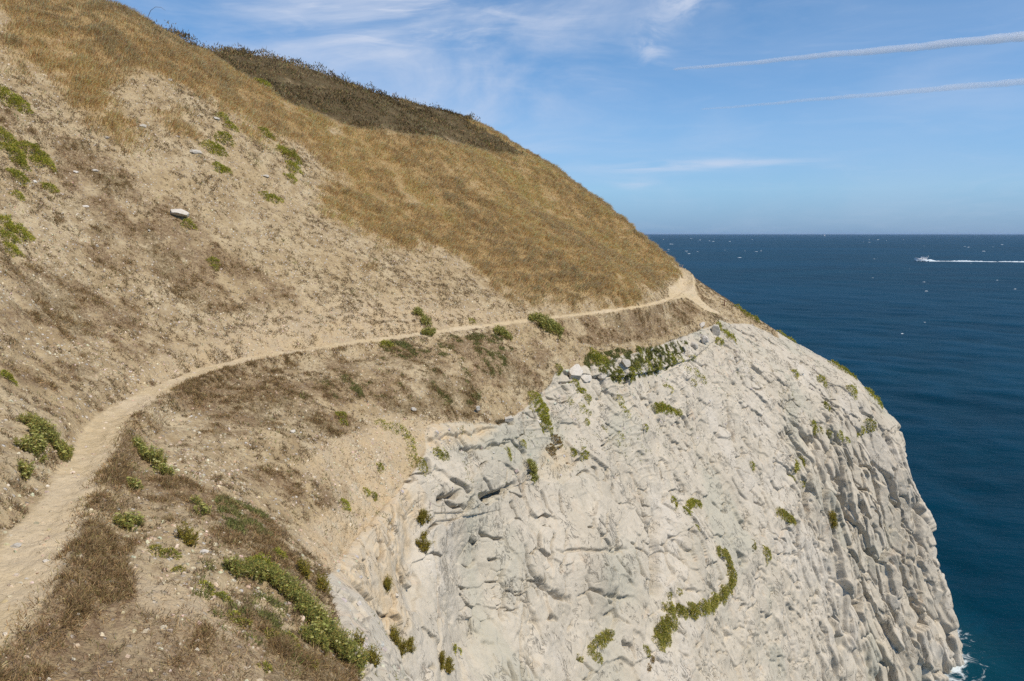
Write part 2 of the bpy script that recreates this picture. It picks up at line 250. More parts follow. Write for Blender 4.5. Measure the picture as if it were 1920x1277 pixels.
PLANTS = [
 ('shrub', 'bright green leafy plant at the left frame edge, highest on the scree slope', [(4.817, 3.4, 0.537), (4.858, 3.445, 0.347)]),
 ('shrub', 'wide dark green plant spilling down the scree below the highest leafy plant', [(4.642, 3.664, 0.497), (4.642, 3.736, 0.422), (4.658, 3.782, 0.246)]),
 ('shrub', 'round dark green bush on scree, right of the wide plant at the frame edge', [(4.775, 3.718, 0.439), (4.792, 3.773, 0.365)]),
 ('shrub', 'small dark green tuft on scree directly under the two bigger green bushes', [(4.592, 3.855, 0.308)]),
 ('shrub', 'tiny green tuft beside a small white stone below the dark green bushes', [(4.742, 3.909, 0.23)]),
 ('shrub', 'low pale green sprig between the dark tuft and the spreading patch on scree', [(4.517, 3.955, 0.182)]),
 ('shrub', 'spreading green plant patch at the left edge, lowest of the scree plants', [(4.317, 4.1, 0.336), (4.367, 4.158, 0.369), (4.275, 4.183, 0.268), (4.25, 4.242, 0.249)]),
 ('shrub', 'yellow-green bush standing alone on the dark heather slope near the skyline', [(6.968, 2.682, 0.481)]),
 ('shrub', 'green trailing plant down the upper scree with grass growing around it', [(6.116, 3.336, 0.299), (6.121, 3.409, 0.297), (6.021, 3.518, 0.383), (5.893, 3.591, 0.371), (5.933, 3.609, 0.28)]),
 ('shrub', 'bright green hanging plant, tallest one on the upper scree slope', [(6.416, 3.536, 0.34), (6.432, 3.591, 0.443), (6.379, 3.682, 0.383), (6.305, 3.764, 0.274)]),
 ('shrub', 'small green sprig on the grassy strip uphill of the bright hanging plant', [(6.395, 3.382, 0.317), (6.426, 3.409, 0.212)]),
 ('shrub', 'faint low green tuft downhill of the green trailing plant on scree', [(5.853, 3.736, 0.295), (5.893, 3.745, 0.228)]),
 ('shrub', 'light green low plant on scree under the bright hanging plant', [(6.058, 3.9, 0.232), (6.111, 3.918, 0.281)]),
 ('shrub', 'dark green tuft growing at the foot of the big white boulder', [(5.4, 4.158, 0.239)]),
 ('shrub', 'lone small green plant in the middle of the pale scree below the boulder', [(5.407, 4.392, 0.195), (5.393, 4.425, 0.135)]),
 ('shrub', 'small green speck of a plant on the grassy slope edge above the scree', [(6.837, 3.845, 0.193)]),
 ('samphire', 'bushy green plant with yellow flower heads on the inner bank of the path', [(3.209, 4.842, 0.191), (3.173, 4.883, 0.264), (3.2, 4.925, 0.209), (3.036, 4.883, 0.214), (2.85, 4.9, 0.134)]),
 ('shrub', 'yellowish low plant at the left frame edge above the inner path bank', [(3.455, 4.708, 0.18)]),
 ('samphire', 'broad samphire with many yellow heads on brown turf outside the path bend', [(3.555, 5.342, 0.191), (3.527, 5.467, 0.251), (3.436, 5.608, 0.152)]),
 ('samphire', 'small yellow-green tuft just downhill of the broad yellow-headed samphire', [(3.127, 5.417, 0.118)]),
 ('samphire', 'dark green clump with yellow heads on the outer bank beside the near path', [(2.72, 5.458, 0.143), (2.78, 5.508, 0.121)]),
 ('spike', 'upright bright green clump above a flat white stone on the outer bank', [(2.77, 5.867, 0.08), (2.74, 5.917, 0.096)]),
 ('mat', 'flat grey-green cushion plant left of the upright green clump', [(2.55, 5.692, 0.113), (2.56, 5.775, 0.121)]),
 ('samphire', 'small green sprig on the turf, upper one of the pair above the upright clump', [(3.209, 5.925, 0.084)]),
 ('samphire', 'yellow-green sprig on the turf, lower one of the pair above the upright clump', [(3.082, 5.975, 0.097)]),
 ('mat', 'tiny grey-green rosette on bare sand between two cushion plants', [(2.47, 5.842, 0.081)]),
 ('mat', 'grey-green cushion with yellow heads at the top of the sandy bank strip', [(2.34, 5.992, 0.099), (2.3, 6.082, 0.113)]),
 ('mat', 'loose grey-green cushion in the middle of the sandy bank', [(2.18, 6.145, 0.088), (2.15, 6.2, 0.088)]),
 ('mat', 'small grey-green cushion low on bare sand, left of a similar smaller pair', [(2.12, 6.355, 0.088)]),
 ('mat', 'pair of touching grey-green rosettes on bare sand beside the samphire drift', [(2.17, 6.491, 0.07), (2.1, 6.509, 0.062)]),
 ('mat', 'green rosette at the bottom edge of the photo on sandy bank', [(1.971, 6.345, 0.076)]),
 ('mat', 'dark rosette at the bottom edge of the photo beside the samphire drift', [(2.04, 6.6, 0.074)]),
 ('samphire', 'dense drift of grey-green samphire stems with pale yellow heads along the bank edge', [(2.57, 6.2, 0.139), (2.6, 6.345, 0.157), (2.61, 6.491, 0.192), (2.54, 6.591, 0.222), (2.45, 6.673, 0.233), (2.38, 6.782, 0.231), (2.29, 6.845, 0.226), (2.22, 6.945, 0.208), (2.24, 6.682, 0.16)]),
 ('shrub', 'bright green feathery bush at the upper end of the samphire drift', [(2.75, 6.409, 0.157), (2.93, 6.564, 0.097)]),
 ('spike', 'olive upright clump with brown stems right of the bright feathery bush', [(2.89, 6.791, 0.134)]),
 ('spike', 'dark spiky clump on the bank edge against the pale rock', [(2.85, 6.964, 0.117)]),
 ('spike', 'row of yellow-tipped upright stems at the lowest corner of the bank edge', [(2.43, 7.071, 0.08), (2.38, 7.147, 0.112)]),
 ('shrub', 'dark green tuft at the lower tip of the dark brown turf above the sand', [(4.517, 7.229, 0.161)]),
 ('shrub', 'small dark green plant lying across the pale sandy hollow', [(4.867, 7.341, 0.116), (4.925, 7.435, 0.117)]),
 ('samphire', 'tall pale green plant just uphill of the path at mid distance', [(6.332, 4.85, 0.223), (6.332, 4.917, 0.221)]),
 ('samphire', 'pale green plant on the outer path edge below the tall pale green plant', [(6.3, 5.042, 0.28)]),
 ('shrub', 'tiny green tuft right on the narrow path', [(6.6, 4.942, 0.14)]),
 ('samphire', 'largest samphire bush beside the far path, tall pale green stems', [(7.026, 5.008, 0.35), (7.079, 5.217, 0.546), (7.168, 5.358, 0.399)]),
 ('samphire', 'medium green plant below the path left of the largest samphire bush', [(6.732, 5.225, 0.302), (6.774, 5.325, 0.209)]),
 ('shrub', 'round yellow-green tuft below the path at mid distance', [(6.026, 5.183, 0.239)]),
 ('shrub', 'thin yellowish plant in brown turf below the mid path', [(5.207, 6.255, 0.174), (5.16, 6.373, 0.125)]),
 ('shrub', 'pale green straggling chain of plants at the top left of the rock bowl', [(5.46, 6.555, 0.214), (5.527, 6.664, 0.217), (5.587, 6.736, 0.202), (5.587, 6.891, 0.201), (5.553, 7.035, 0.183)]),
 ('mat', 'grey-green rounded cushion at the lower end of the straggling plant chain', [(5.52, 7.188, 0.214), (5.607, 7.229, 0.217), (5.533, 7.335, 0.181)]),
 ('shrub', 'tiny green tuft on sand left of the rounded cushion', [(5.153, 7.165, 0.138)]),
 ('shrub', 'small olive tuft on the grey rock right of the rounded cushion', [(5.767, 7.141, 0.172), (5.8, 7.212, 0.138)]),
 ('shrub', 'large dark green bush at the upper edge of the rock bowl', [(6.932, 6.645, 0.395), (7.0, 6.818, 0.419), (7.026, 7.018, 0.373), (6.989, 7.106, 0.217)]),
 ('shrub', 'thin green sprig on grey rock below the large dark green bush', [(6.695, 7.229, 0.143)]),
 ('shrub', 'thin olive sprig on grey rock above the long dark crack', [(6.5, 7.288, 0.138), (6.505, 7.371, 0.098)]),
 ('samphire', 'yellow-green bush growing over a small white stone near the dark crack', [(6.737, 7.571, 0.284), (6.779, 7.676, 0.244)]),
 ('dry', 'brown dry grass tuft on the earthy rib beside the large dark green bush', [(7.089, 7.306, 0.264), (7.037, 7.394, 0.259)]),
 ('shrub', 'flat dark green plant on the rock right of the brown dry tuft', [(7.221, 7.471, 0.18), (7.295, 7.535, 0.227)]),
 ('shrub', 'bright green slanting plant on rock below the grey blocks', [(7.342, 6.5, 0.241), (7.384, 6.655, 0.29), (7.426, 6.809, 0.218)]),
 ('shrub', 'bright green patch on rock left of the leafy ladder plant', [(7.284, 6.791, 0.188), (7.368, 6.964, 0.238), (7.411, 7.047, 0.167)]),
 ('shrub', 'small dark sprig hanging below the bright green patch on rock', [(7.379, 7.153, 0.142)]),
 ('shrub', 'leafy ladder-like plant climbing the pale rock, below the ledge greenery', [(7.711, 7.012, 0.255), (7.721, 7.124, 0.229), (7.747, 7.206, 0.178)]),
 ('shrub', 'little plant on rock, left one of the two under the ladder-like plant', [(7.526, 7.312, 0.193), (7.547, 7.424, 0.145)]),
 ('shrub', 'little plant on rock, right one of the two under the ladder-like plant', [(7.663, 7.435, 0.173), (7.626, 7.512, 0.122)]),
 ('shrub', 'green bush between grey blocks at the left end of the rock ledge', [(7.526, 6.091, 0.407), (7.595, 6.218, 0.359), (7.542, 6.318, 0.253)]),
 ('shrub', 'small olive plant between slabs left of the ledge bush', [(7.189, 6.155, 0.213)]),
 ('shrub', 'low green plant under the long grey block on the ledge', [(7.721, 6.564, 0.311), (7.853, 6.609, 0.292)]),
 ('shrub', 'wide mid-green thicket covering the middle of the rock ledge', [(8.026, 6.282, 0.445), (8.148, 6.282, 0.372), (8.204, 6.591, 0.431), (8.074, 6.527, 0.391), (7.963, 6.527, 0.327)]),
 ('shrub', 'dark olive strip of plants at the right end of the rock ledge', [(8.361, 6.582, 0.358), (8.474, 6.691, 0.305), (8.617, 6.727, 0.252)]),
 ('shrub', 'scattered green sprigs on pale rock below the folded strata', [(8.53, 6.927, 0.215), (8.622, 7.029, 0.281), (8.661, 7.112, 0.282), (8.561, 7.118, 0.215)]),
 ('shrub', 'compact bright green tuft on pale rock, left of the scattered sprigs', [(8.274, 7.041, 0.288), (8.313, 7.094, 0.203)]),
 ('shrub', 'long thin green line of plants in a seam of the pale rock', [(8.096, 7.229, 0.218), (8.183, 7.253, 0.251), (8.287, 7.324, 0.199), (8.352, 7.371, 0.173)]),
 ('shrub', 'single small green tuft in the middle of bare pale rock', [(7.921, 7.418, 0.156)]),
 ('shrub', 'bright green bush beside the standing grey block', [(9.529, 6.0, 0.288), (9.51, 6.2, 0.429), (9.467, 6.364, 0.354)]),
 ('shrub', 'small dark green plant at the foot of the standing grey block', [(8.987, 6.545, 0.307)]),
 ('shrub', 'yellow-green fringe of plants on the sea skyline just past the thin post', [(11.083, 6.209, 0.315), (11.05, 6.3, 0.351), (11.05, 6.436, 0.351)]),
 ('shrub', 'green fringe on the sea skyline midway down the headland edge', [(11.15, 6.882, 0.318), (11.2, 7.041, 0.321)]),
 ('shrub', 'long green fringe on the sea skyline above the cliff corner', [(11.1, 7.441, 0.393), (11.117, 7.547, 0.434), (11.133, 7.641, 0.317)]),
 ('shrub', 'green fringe at the very corner where the cliff drops to sea', [(11.1, 7.859, 0.434), (11.15, 7.976, 0.358), (11.067, 8.024, 0.235)]),
 ('shrub', 'small green tuft on the pale slope left of the long skyline fringe', [(10.487, 7.435, 0.373)]),
 ('shrub', 'pale green tuft on the slope below the long skyline fringe', [(10.73, 7.712, 0.418)]),
 ('shrub', 'flat little tuft on pale rock midway between skyline and cliff lip', [(10.113, 7.741, 0.365)]),
 ('shrub', 'tiny tuft on the pale slope nearest the folded strata', [(10.183, 7.2, 0.293)]),
 ('shrub', 'left plant of the row along the cliff lip, small and round', [(9.762, 7.918, 0.389), (9.833, 7.976, 0.214)]),
 ('shrub', 'middle plant of the row along the cliff lip, long and thin', [(9.914, 8.047, 0.216), (9.971, 8.1, 0.253), (10.061, 8.176, 0.182)]),
 ('shrub', 'right plant of the row along the cliff lip, forked and bright green', [(10.596, 8.135, 0.414), (10.443, 8.147, 0.336), (10.348, 8.182, 0.222)]),
 ('shrub', 'left of two small round tufts on pale rock under the cliff lip', [(9.376, 8.229, 0.37)]),
 ('shrub', 'right of two small round tufts on pale rock under the cliff lip', [(9.519, 8.218, 0.308)]),
 ('shrub', 'thin green streak of plant below the two small round tufts', [(9.319, 8.318, 0.2), (9.4, 8.359, 0.235), (9.467, 8.412, 0.135)]),
 ('shrub', 'tiny dark tuft alone on pale rock left of the two round tufts', [(8.883, 8.082, 0.221)]),
 ('mat', 'cushion with a small companion on a grey rock shelf right of the mound', [(9.0, 8.576, 0.316), (9.11, 8.653, 0.256), (9.171, 8.688, 0.193)]),
 ('spike', 'dark olive clump wedged in a vertical cleft of the cliff', [(9.7, 8.818, 0.31), (9.705, 8.888, 0.206)]),
 ('mat', 'round yellow-green cushion on the shelf right of the green ring', [(8.787, 8.912, 0.385)]),
 ('mat', 'small flat cushion left of the round yellow-green cushion', [(8.665, 8.829, 0.26)]),
 ('shrub', 'small green tuft on top of the rock mound, left of the arch', [(8.1, 8.271, 0.206), (8.104, 8.329, 0.154)]),
 ('shrub', 'thin green arch of plants over the top of the rock mound', [(8.148, 8.406, 0.181), (8.196, 8.335, 0.184), (8.265, 8.306, 0.161), (8.33, 8.341, 0.164)]),
 ('shrub', 'tiny green tuft on the face of the rock mound inside the ring', [(8.183, 8.582, 0.129)]),
 ('mat', 'long curved green ring of cushions around the foot of the rock mound', [(8.374, 8.829, 0.241), (8.435, 8.894, 0.244), (8.439, 8.965, 0.243), (8.448, 9.069, 0.296), (8.409, 9.154, 0.318), (8.326, 9.231, 0.309), (8.239, 9.277, 0.325), (8.143, 9.285, 0.291), (8.052, 9.285, 0.259), (7.947, 9.262, 0.253), (7.853, 9.223, 0.204)]),
 ('mat', 'thin green crescent inside the ring at the mound foot', [(7.9, 9.146, 0.138), (7.989, 9.131, 0.141)]),
 ('mat', 'largest thick yellow-flecked cushion below the green ring', [(7.884, 9.331, 0.294), (7.795, 9.392, 0.464), (7.747, 9.469, 0.413), (7.837, 9.446, 0.31)]),
 ('mat', 'small blue-green rosette left of the largest cushion', [(7.616, 9.523, 0.19)]),
 ('dry', 'dry brown trailing stems below the largest cushion', [(7.647, 9.585, 0.148), (7.616, 9.646, 0.125)]),
 ('mat', 'slanting cushion with yellow flecks low on the rock, upper of a close pair', [(7.347, 9.354, 0.183), (7.258, 9.385, 0.239), (7.195, 9.4, 0.177)]),
 ('mat', 'round cushion with yellow flecks low on the rock, lower of a close pair', [(7.163, 9.446, 0.234), (7.211, 9.508, 0.176)]),
 ('mat', 'small cushion left of the close pair low on the rock', [(7.037, 9.454, 0.189)]),
 ('shrub', 'thin dark green sprig on the smooth grey bowl floor', [(5.527, 9.077, 0.108), (5.6, 9.092, 0.078)]),
 ('spike', 'tall branching yellow-tipped plant with brown dead stems rooted in the bowl', [(4.242, 8.653, 0.154), (4.333, 8.847, 0.156), (4.475, 8.906, 0.132)]),
 ('spike', 'dark green shrub at the bottom edge of the bowl right of the branching plant', [(5.027, 9.1, 0.17), (5.107, 9.131, 0.158)]),
 ('spike', 'small olive clump on the left bowl wall above the branching plant', [(4.433, 8.235, 0.133)]),
 ('spike', 'dark upright clump on the left bowl wall, upper of two', [(5.367, 7.959, 0.173)]),
 ('spike', 'dark upright clump on the left bowl wall, lower of two', [(5.36, 8.129, 0.109), (5.267, 8.229, 0.184)]),
]
STONES = [
 ('largest white boulder lying in the middle of the scree slope', 5.387, 4.083, 1.002, 0.3, 0),
 ('small bright white stone near the top of the scree under the dry grass', 5.92, 3.064, 0.345, 0.6, 0),
 ('white stone in grass beside the strip of grass on the upper scree', 5.713, 3.427, 0.32, 0.6, 0),
 ('dark flat slab jutting from the scree and casting a shadow, left of the trailing plant', 5.76, 3.627, 0.587, 0.3, 1),
 ('dark slab jutting from the upper scree near the grass strip', 5.527, 3.482, 0.484, 0.3, 1),
 ('flat grey slab high on the scree beside the green trailing plant', 6.063, 3.355, 0.54, 0.35, 1),
 ('flat grey slab on the scree left of the bright hanging plant', 6.142, 3.764, 0.48, 0.35, 1),
 ('pale grey slab beside the dark brown grass tongue on the left scree', 5.267, 3.591, 0.27, 0.6, 1),
 ('white stone on scree beside the tiny green tuft', 4.683, 3.873, 0.245, 0.6, 0),
 ('pale flat stone on the scree, left of a close pair', 4.95, 3.818, 0.283, 0.4, 0),
 ('pale flat stone on the scree, right of a close pair', 5.06, 3.818, 0.348, 0.4, 0),
 ('long pale splinter of stone below the close pair of flat stones', 4.867, 4.025, 0.36, 0.35, 0),
 ('white stone on scree halfway between the boulder and the left edge', 4.775, 4.258, 0.256, 0.6, 0),
 ('grey stone below the largest white boulder', 5.14, 4.2, 0.226, 0.5, 1),
 ('flat white stone under the upright green clump on the outer bank', 2.69, 6.009, 0.221, 0.4, 0),
 ('flat grey stone embedded in the worn path at the left edge', 2.3, 4.967, 0.236, 0.3, 1),
 ('reddish stone lying on the path surface', 2.36, 5.05, 0.142, 0.5, 2),
 ('pale stone on the outer path edge, larger of two', 2.15, 5.125, 0.119, 0.5, 0),
 ('pale stone on the outer path edge, smaller of two', 2.05, 5.083, 0.082, 0.5, 1),
 ('white stone among the brown mat at the bottom left', 1.941, 5.425, 0.071, 0.6, 0),
 ('white stone in turf below the mid path, larger of two', 4.675, 6.182, 0.256, 0.6, 0),
 ('white stone in turf below the mid path, smaller of two', 4.525, 5.975, 0.138, 0.6, 0),
 ('tall pale stone standing at the upper edge of the rock bowl', 6.3, 6.627, 0.309, 1.3, 0),
 ('grey slab on bare sand above the rock bowl', 5.78, 6.427, 0.385, 0.5, 1),
 ('flat grey slab overhanging a dark gap at the rock bowl rim', 6.595, 6.845, 0.694, 0.35, 1),
 ('rounded grey block on the ledge, below the green bush', 7.553, 6.5, 0.604, 0.9, 1),
 ('long grey block lying on the ledge between green plants', 7.784, 6.391, 0.951, 0.55, 1),
 ('long pale slab at the left end of the ledge', 7.337, 6.255, 1.362, 0.35, 0),
 ('pale slab at the ledge foot, under the long pale slab', 7.432, 6.418, 0.887, 0.4, 0),
 ('square white block in the green thicket on the ledge', 8.178, 6.418, 0.488, 0.9, 0),
 ('tall standing grey block at the right end of the ledge', 9.048, 6.364, 0.828, 1.5, 1),
 ('tilted slab of the folded strata, first from the left', 8.561, 6.5, 0.752, 0.7, 1),
 ('tilted slab of the folded strata, second from the left', 8.678, 6.5, 0.707, 0.9, 1),
 ('tilted slab of the folded strata, third from the left', 8.778, 6.473, 0.657, 1.1, 0),
 ('tilted slab of the folded strata, fourth and highest', 8.87, 6.418, 0.603, 1.3, 1),
 ('flat pale slab above the folded strata on the brown turf', 8.909, 6.082, 0.752, 0.35, 0),
 ('white stone lying under the yellow-green bush near the dark crack', 6.742, 7.735, 0.302, 0.9, 0),
 ('white stone beside the large dark green bush at the bowl rim', 6.958, 6.964, 0.348, 0.7, 0),
 ('pair-forming white stone resting left of the largest cushion', 7.695, 9.262, 0.263, 0.8, 0),
 ('darker stone touching a white stone left of the largest cushion', 7.632, 9.269, 0.26, 0.8, 1),
 ('round pale stone on the left bowl wall near the olive clump', 4.517, 8.382, 0.215, 0.8, 0),
]
POST = (10.783, 5.9)
BRAMBLE = (6.195, 2.291)
# ================================================================ scene
import bpy, random
from mathutils import Vector, Matrix
SC = bpy.context.scene
COL = SC.collection
RNG = np.random.default_rng(7)
random.seed(7)
Z0 = 30.0                                    # camera height above the sea
def at_world(P): return P + np.array([0, 0, Z0])
# ---------------------------------------------------------------- terrain arrays
TERR_Q = 1.0
P, sp, tp = base_surface(TERR_Q)
P = P.astype(np.float64)
NS, NT = P.shape[:2]
S2, T2 = np.meshgrid(sp, tp, indexing='ij')
def edge_t(s):
    xs = [0, 2, 2.57, 3.14, 4.1, 4.67, 5.14, 5.43, 5.69, 5.76, 6.12, 6.44, 6.79, 7.11, 7.17, 7.53, 8.08, 8.69, 9.77, 10.4, 10.79, 10.96, 13]
    ys = [6.9, 6.97, 7.01, 7.08, 7.49, 7.63, 7.59, 7.35, 7.06, 6.74, 6.77, 6.93, 6.72, 6.42, 6.15, 6.23, 6.21, 6.25, 5.85, 6.1, 6.38, 6.8, 6.8]
    return np.interp(s, xs, ys)
def in_poly(poly, X, Y):
    ins = np.zeros(X.shape, bool)
    n = len(poly)
    for i in range(n):
        x1, y1 = poly[i]; x2, y2 = poly[(i + 1) % n]
        if y1 == y2: continue
        c = ((y1 > Y) != (y2 > Y)) & (X < (x2 - x1) * (Y - y1) / (y2 - y1) + x1)
        ins ^= c
    return ins
# zone masks at a quarter of the resolution, softened, then broken up by noise
QS = slice(None, None, 4)
sq, tq = sp[QS], tp[QS]
SQ, TQ = np.meshgrid(sq, tq, indexing='ij')
def up(A):
    i = np.clip(np.interp(sp, sq, np.arange(len(sq))), 0, len(sq) - 1)
    j = np.clip(np.interp(tp, tq, np.arange(len(tq))), 0, len(tq) - 1)
    i0 = np.minimum(i.astype(int), len(sq) - 2); j0 = np.minimum(j.astype(int), len(tq) - 2)
    fi = np.clip(i - i0, 0, 1)[:, None]; fj = np.clip(j - j0, 0, 1)[None]
    a = A[i0][:, j0] * (1 - fj) + A[i0][:, j0 + 1] * fj
    b = A[i0 + 1][:, j0] * (1 - fj) + A[i0 + 1][:, j0 + 1] * fj
    return (a * (1 - fi) + b * fi).astype(F32)
zq = {k: np.zeros(SQ.shape, F32) for k in ('sand', 'heath', 'grass', 'brown', 'green')}
for name, w, poly in ZONES:
    if name == 'rock': continue
    zq[name] = np.maximum(zq[name], in_poly(poly, SQ, TQ) * w)
zq['heath'] = np.maximum(zq['heath'], ((TQ < 2.32) & (SQ > 6.55) & (SQ < 10.2)) * 1.0)
zq['heath'] = np.maximum(zq['heath'], ((TQ < 2.2) & (SQ > 10)) * 1.0)
zq['grass'] = np.maximum(zq['grass'], ((SQ > 10.25) & (TQ > 2) & (TQ < 4.75)) * 1.0)
zq['grass'] = np.maximum(zq['grass'], ((TQ < 2.4) & (SQ < 6.9)) * 1.0)
zq['grass'] = np.maximum(zq['grass'], ((SQ > 11.1) & (TQ < 5)) * 1.0)
zq['brown'] = np.maximum(zq['brown'], ((SQ < 2.2) & (TQ > 4) & (TQ < 7)) * .9)
zq['grass'] = np.maximum(zq['grass'], (zq['heath'] > .3) * 1.0)
ROCKQ = sstep(-.05, .05, TQ - edge_t(SQ)).astype(F32)
Z = {k: up(blur2(a.astype(F32), 26 if k == 'grass' else 10)) for k, a in zq.items()}
n1 = fbm(P, 2.2, 5, 11); n2 = fbm(P, .5, 4, 23); n3 = fbm(P, 6.0, 3, 5)
brk = .30 * n1 + .22 * n2
def soft(a, lo=.34, hi=.66, k=1.0): return sstep(lo, hi, a + k * brk * np.clip(a * 4, 0, 1))
rock = sstep(.38, .62, up(blur2(ROCKQ, 8)) + .42 * brk)
sand = np.clip(Z['sand'] + .3 * brk * (Z['sand'] > .05), 0, 1)
heath = sstep(.14, .86, Z['heath'] + 1.2 * brk * np.clip(Z['heath'] * 4, 0, 1))
grass = sstep(.12, .92, Z['grass'] + 1.25 * brk * np.clip(Z['grass'] * 4, 0, 1))
brown = np.clip(Z['brown'], 0, 1)
n4 = fbm(P, .9, 4, 29)
brown = sstep(.28, .92, brown * .9 + .50 * n1 * np.clip(brown * 3, .3, 1) + .42 * n2 * np.clip(brown * 3, .35, 1) + .45 * n4 * np.clip(brown * 3, .35, 1))
green = soft(Z['green'])
brown = brown * (1 - .9 * sstep(.25, .6, Z['sand'] * (T2 > 5.6)))
for a in (grass, heath, brown): a *= (1 - rock)
grass *= 1 - .8 * heath
# ---------------------------------------------------------------- relief
N = -grid_normals(P)
hill = (1 - rock)
disp = .22 * n3 * sstep(0, 1.2, np.abs(T2 - 5)) * sstep(1.0, 2.2, T2) * sstep(0.1, 1, 11 - S2)
disp = disp + hill * (.07 * n1 + .05 * n2) + hill * .025 * fbm(P, .16, 3, 77)
# gullies running down the scree
gul = ridged(np.stack([S2 * 5.0, T2 * .9, 0 * S2], -1), 3.0, 3, 41)
disp = disp - .16 * sstep(.55, .95, gul) * sstep(2.6, 3.4, T2) * sstep(4.95, 4.5, T2) * (1 - grass)
# footpath: cut into the slope
pz = P[:, np.argmin(np.abs(tp - 5)), :].copy()
ctr = P[:, np.argmin(np.abs(tp - 5)), :2]
dxy = np.linalg.norm(P[:, :, :2] - ctr[:, None, :], axis=-1) * np.sign(T2 - 5)
hw = np.interp(sp, [0, 1, 2, 3, 4, 5, 6, 6.5, 7, 8, 9, 9.6, 10, 11, 13], [.5, .5, .56, .40, .44, .38, .30, .23, .21, .20, .20, .28, .36, .42, .4])[:, None]
hwn = hw * (1 + .25 * fbm(P, 1.3, 3, 91)) + .05 * fbm(P, .3, 2, 92)
worn = up(blur2(in_poly(WORN, SQ, TQ).astype(F32), 3))
pathm = np.maximum(sstep(.06, -.05, np.abs(dxy) - hwn), sstep(.4, .7, worn + .5 * brk))
pathm = pathm * (np.abs(T2 - 5) < 1.2)
Pd = P + N * disp[..., None]
flat = sstep(.55, -.02, np.where(dxy < 0, -dxy - hw, dxy - hw) / np.where(dxy < 0, .8, 1.0))
flat = flat * (np.abs(T2 - 5) < .9)
tilt_ = np.interp(sp, [0, 5.5, 6.5, 9, 10, 13], [0, 0, .22, .22, .1, 0])[:, None]
lvl = -tilt_ * np.clip(dxy, -.6, .6) + pz[:, 2][:, None] - .05 * (1 - np.clip(np.abs(dxy) / (hw + .01), 0, 1)) + .02 * n2 + .026 * fbm(P, .24, 2, 61)
Pd[..., 2] = Pd[..., 2] * (1 - flat) + lvl * flat
rim = np.exp(-((dxy - hw - .22) / .16) ** 2) * (T2 < 6)
Pd[..., 2] += np.interp(sp, [0, 5, 6.2, 13], [.07, .07, .0, .0])[:, None] * rim * (.6 + .8 * n2)
# rock relief on the rock vertices only
ri = np.argwhere(rock > .02); ri = (ri[:, 0], ri[:, 1])
X = P[ri]; s_r, t_r = S2[ri], T2[ri]
ribs = (sstep(8.75, 9.7, s_r + .35 * n1[ri]) * sstep(7.5, 8.1, t_r + .3 * n1[ri])).astype(F32)
w1 = np.stack([fbm(X, 2.5, 3, 100), fbm(X, 2.5, 3, 101), fbm(X, 2.5, 3, 102)], 1)
w2 = np.stack([fbm(X, .5, 2, 104), fbm(X, .5, 2, 105), fbm(X, .5, 2, 106)], 1)
kz = .17
Xa = X + w1 * .30 + w2 * .05
Xa[:, 0] += .16 * (X[:, 2] + 15)                      # cleavage leans with the slope of the corner
Xa[:, 2] *= kz
dA, eA, idA = facets(Xa / 1.25, 301, 1.5); dA = dA * sstep(-.02, .03, eA)
dB, eB, idB = facets(Xa / .60 + 7.3, 307, 1.5); dB = dB * sstep(-.02, .03, eB)
# bedding joints: a rotated, stretched lattice gives angular plates on the slab
c_, s_2 = math.cos(.6), math.sin(.6)
Xj = X + w1 * .22 + w2 * .06
Xj = np.stack([(Xj[:, 0] * c_ - Xj[:, 2] * s_2) / 1.5, Xj[:, 1] / 1.1, (Xj[:, 0] * s_2 + Xj[:, 2] * c_) / .8], 1).astype(F32)
dC, eC, idC = facets(Xj, 313, 1.0)
dD, eD, idD = facets(Xj * 2.3 + 3.1, 317, 1.2)
nf = fbm(X, 1.1, 5, 111); nb = fbm(X, 5.0, 3, 113); nfine = fbm(X, .22, 3, 117); nm_ = fbm(X, 2.4, 4, 115)
bed = X[:, 2] * .90 - .30 * X[:, 0] + .22 * X[:, 1] + .35 * w1[:, 0]
lay = np.abs(((bed / .42 + .6 * nb) % 1.0) - .5)
slabm = (1 - ribs)
upper = sstep(8.6, 7.0, t_r)
blocky = sstep(-.05, .45, fbm(X, 3.2, 3, 131))
brok = sstep(.0, .35, fbm(X, .8, 3, 133))                      # joints open only here and there
rdg = ridged(X, 1.7, 4, 119, (1, 1, .55))
d = (.18 * nb + .06 * nm_ + .04 * nf + .04 * rdg
     + ribs * (.40 * dA - .12 * sstep(9.5, 11, s_r) - .05 + .16 * dB - .95 * sstep(.085, .0, eA) * (.25 + .75 * brok) - .34 * sstep(.09, .0, eB) * brok)
     + slabm * (.12 * dC + (.2 + .8 * blocky) * (.05 * dD - .22 * sstep(.05, 0, eD) * brok) - .40 * sstep(.045, .0, eC) * brok)
     + slabm * upper * (.045 * sstep(.28, .5, lay) * np.clip(.4 + 1.5 * nm_, 0, 1.5))
     + slabm * .10 * sstep(8.2, 9.2, t_r) * sstep(7.0, 8.2, s_r) * ridged(X + w1 * .3, .7, 3, 123, (1, 1, .14))
     + .016 * nfine + .022 * ridged(X, .6, 3, 121, (1, 1, .6)))
rw = sstep(.15, .95, up(blur2(ROCKQ, 16)) + .2 * brk)[ri]
d = d * (1 - .65 * sstep(10.0, 10.9, s_r) * sstep(8.6, 7.8, t_r)) + .52 * sstep(10.2, 10.9, s_r) * sstep(7.9, 8.6, t_r)
rd = np.zeros(P.shape[:2]); rd[ri] = d * rw
rd = blur2(rd, 2)
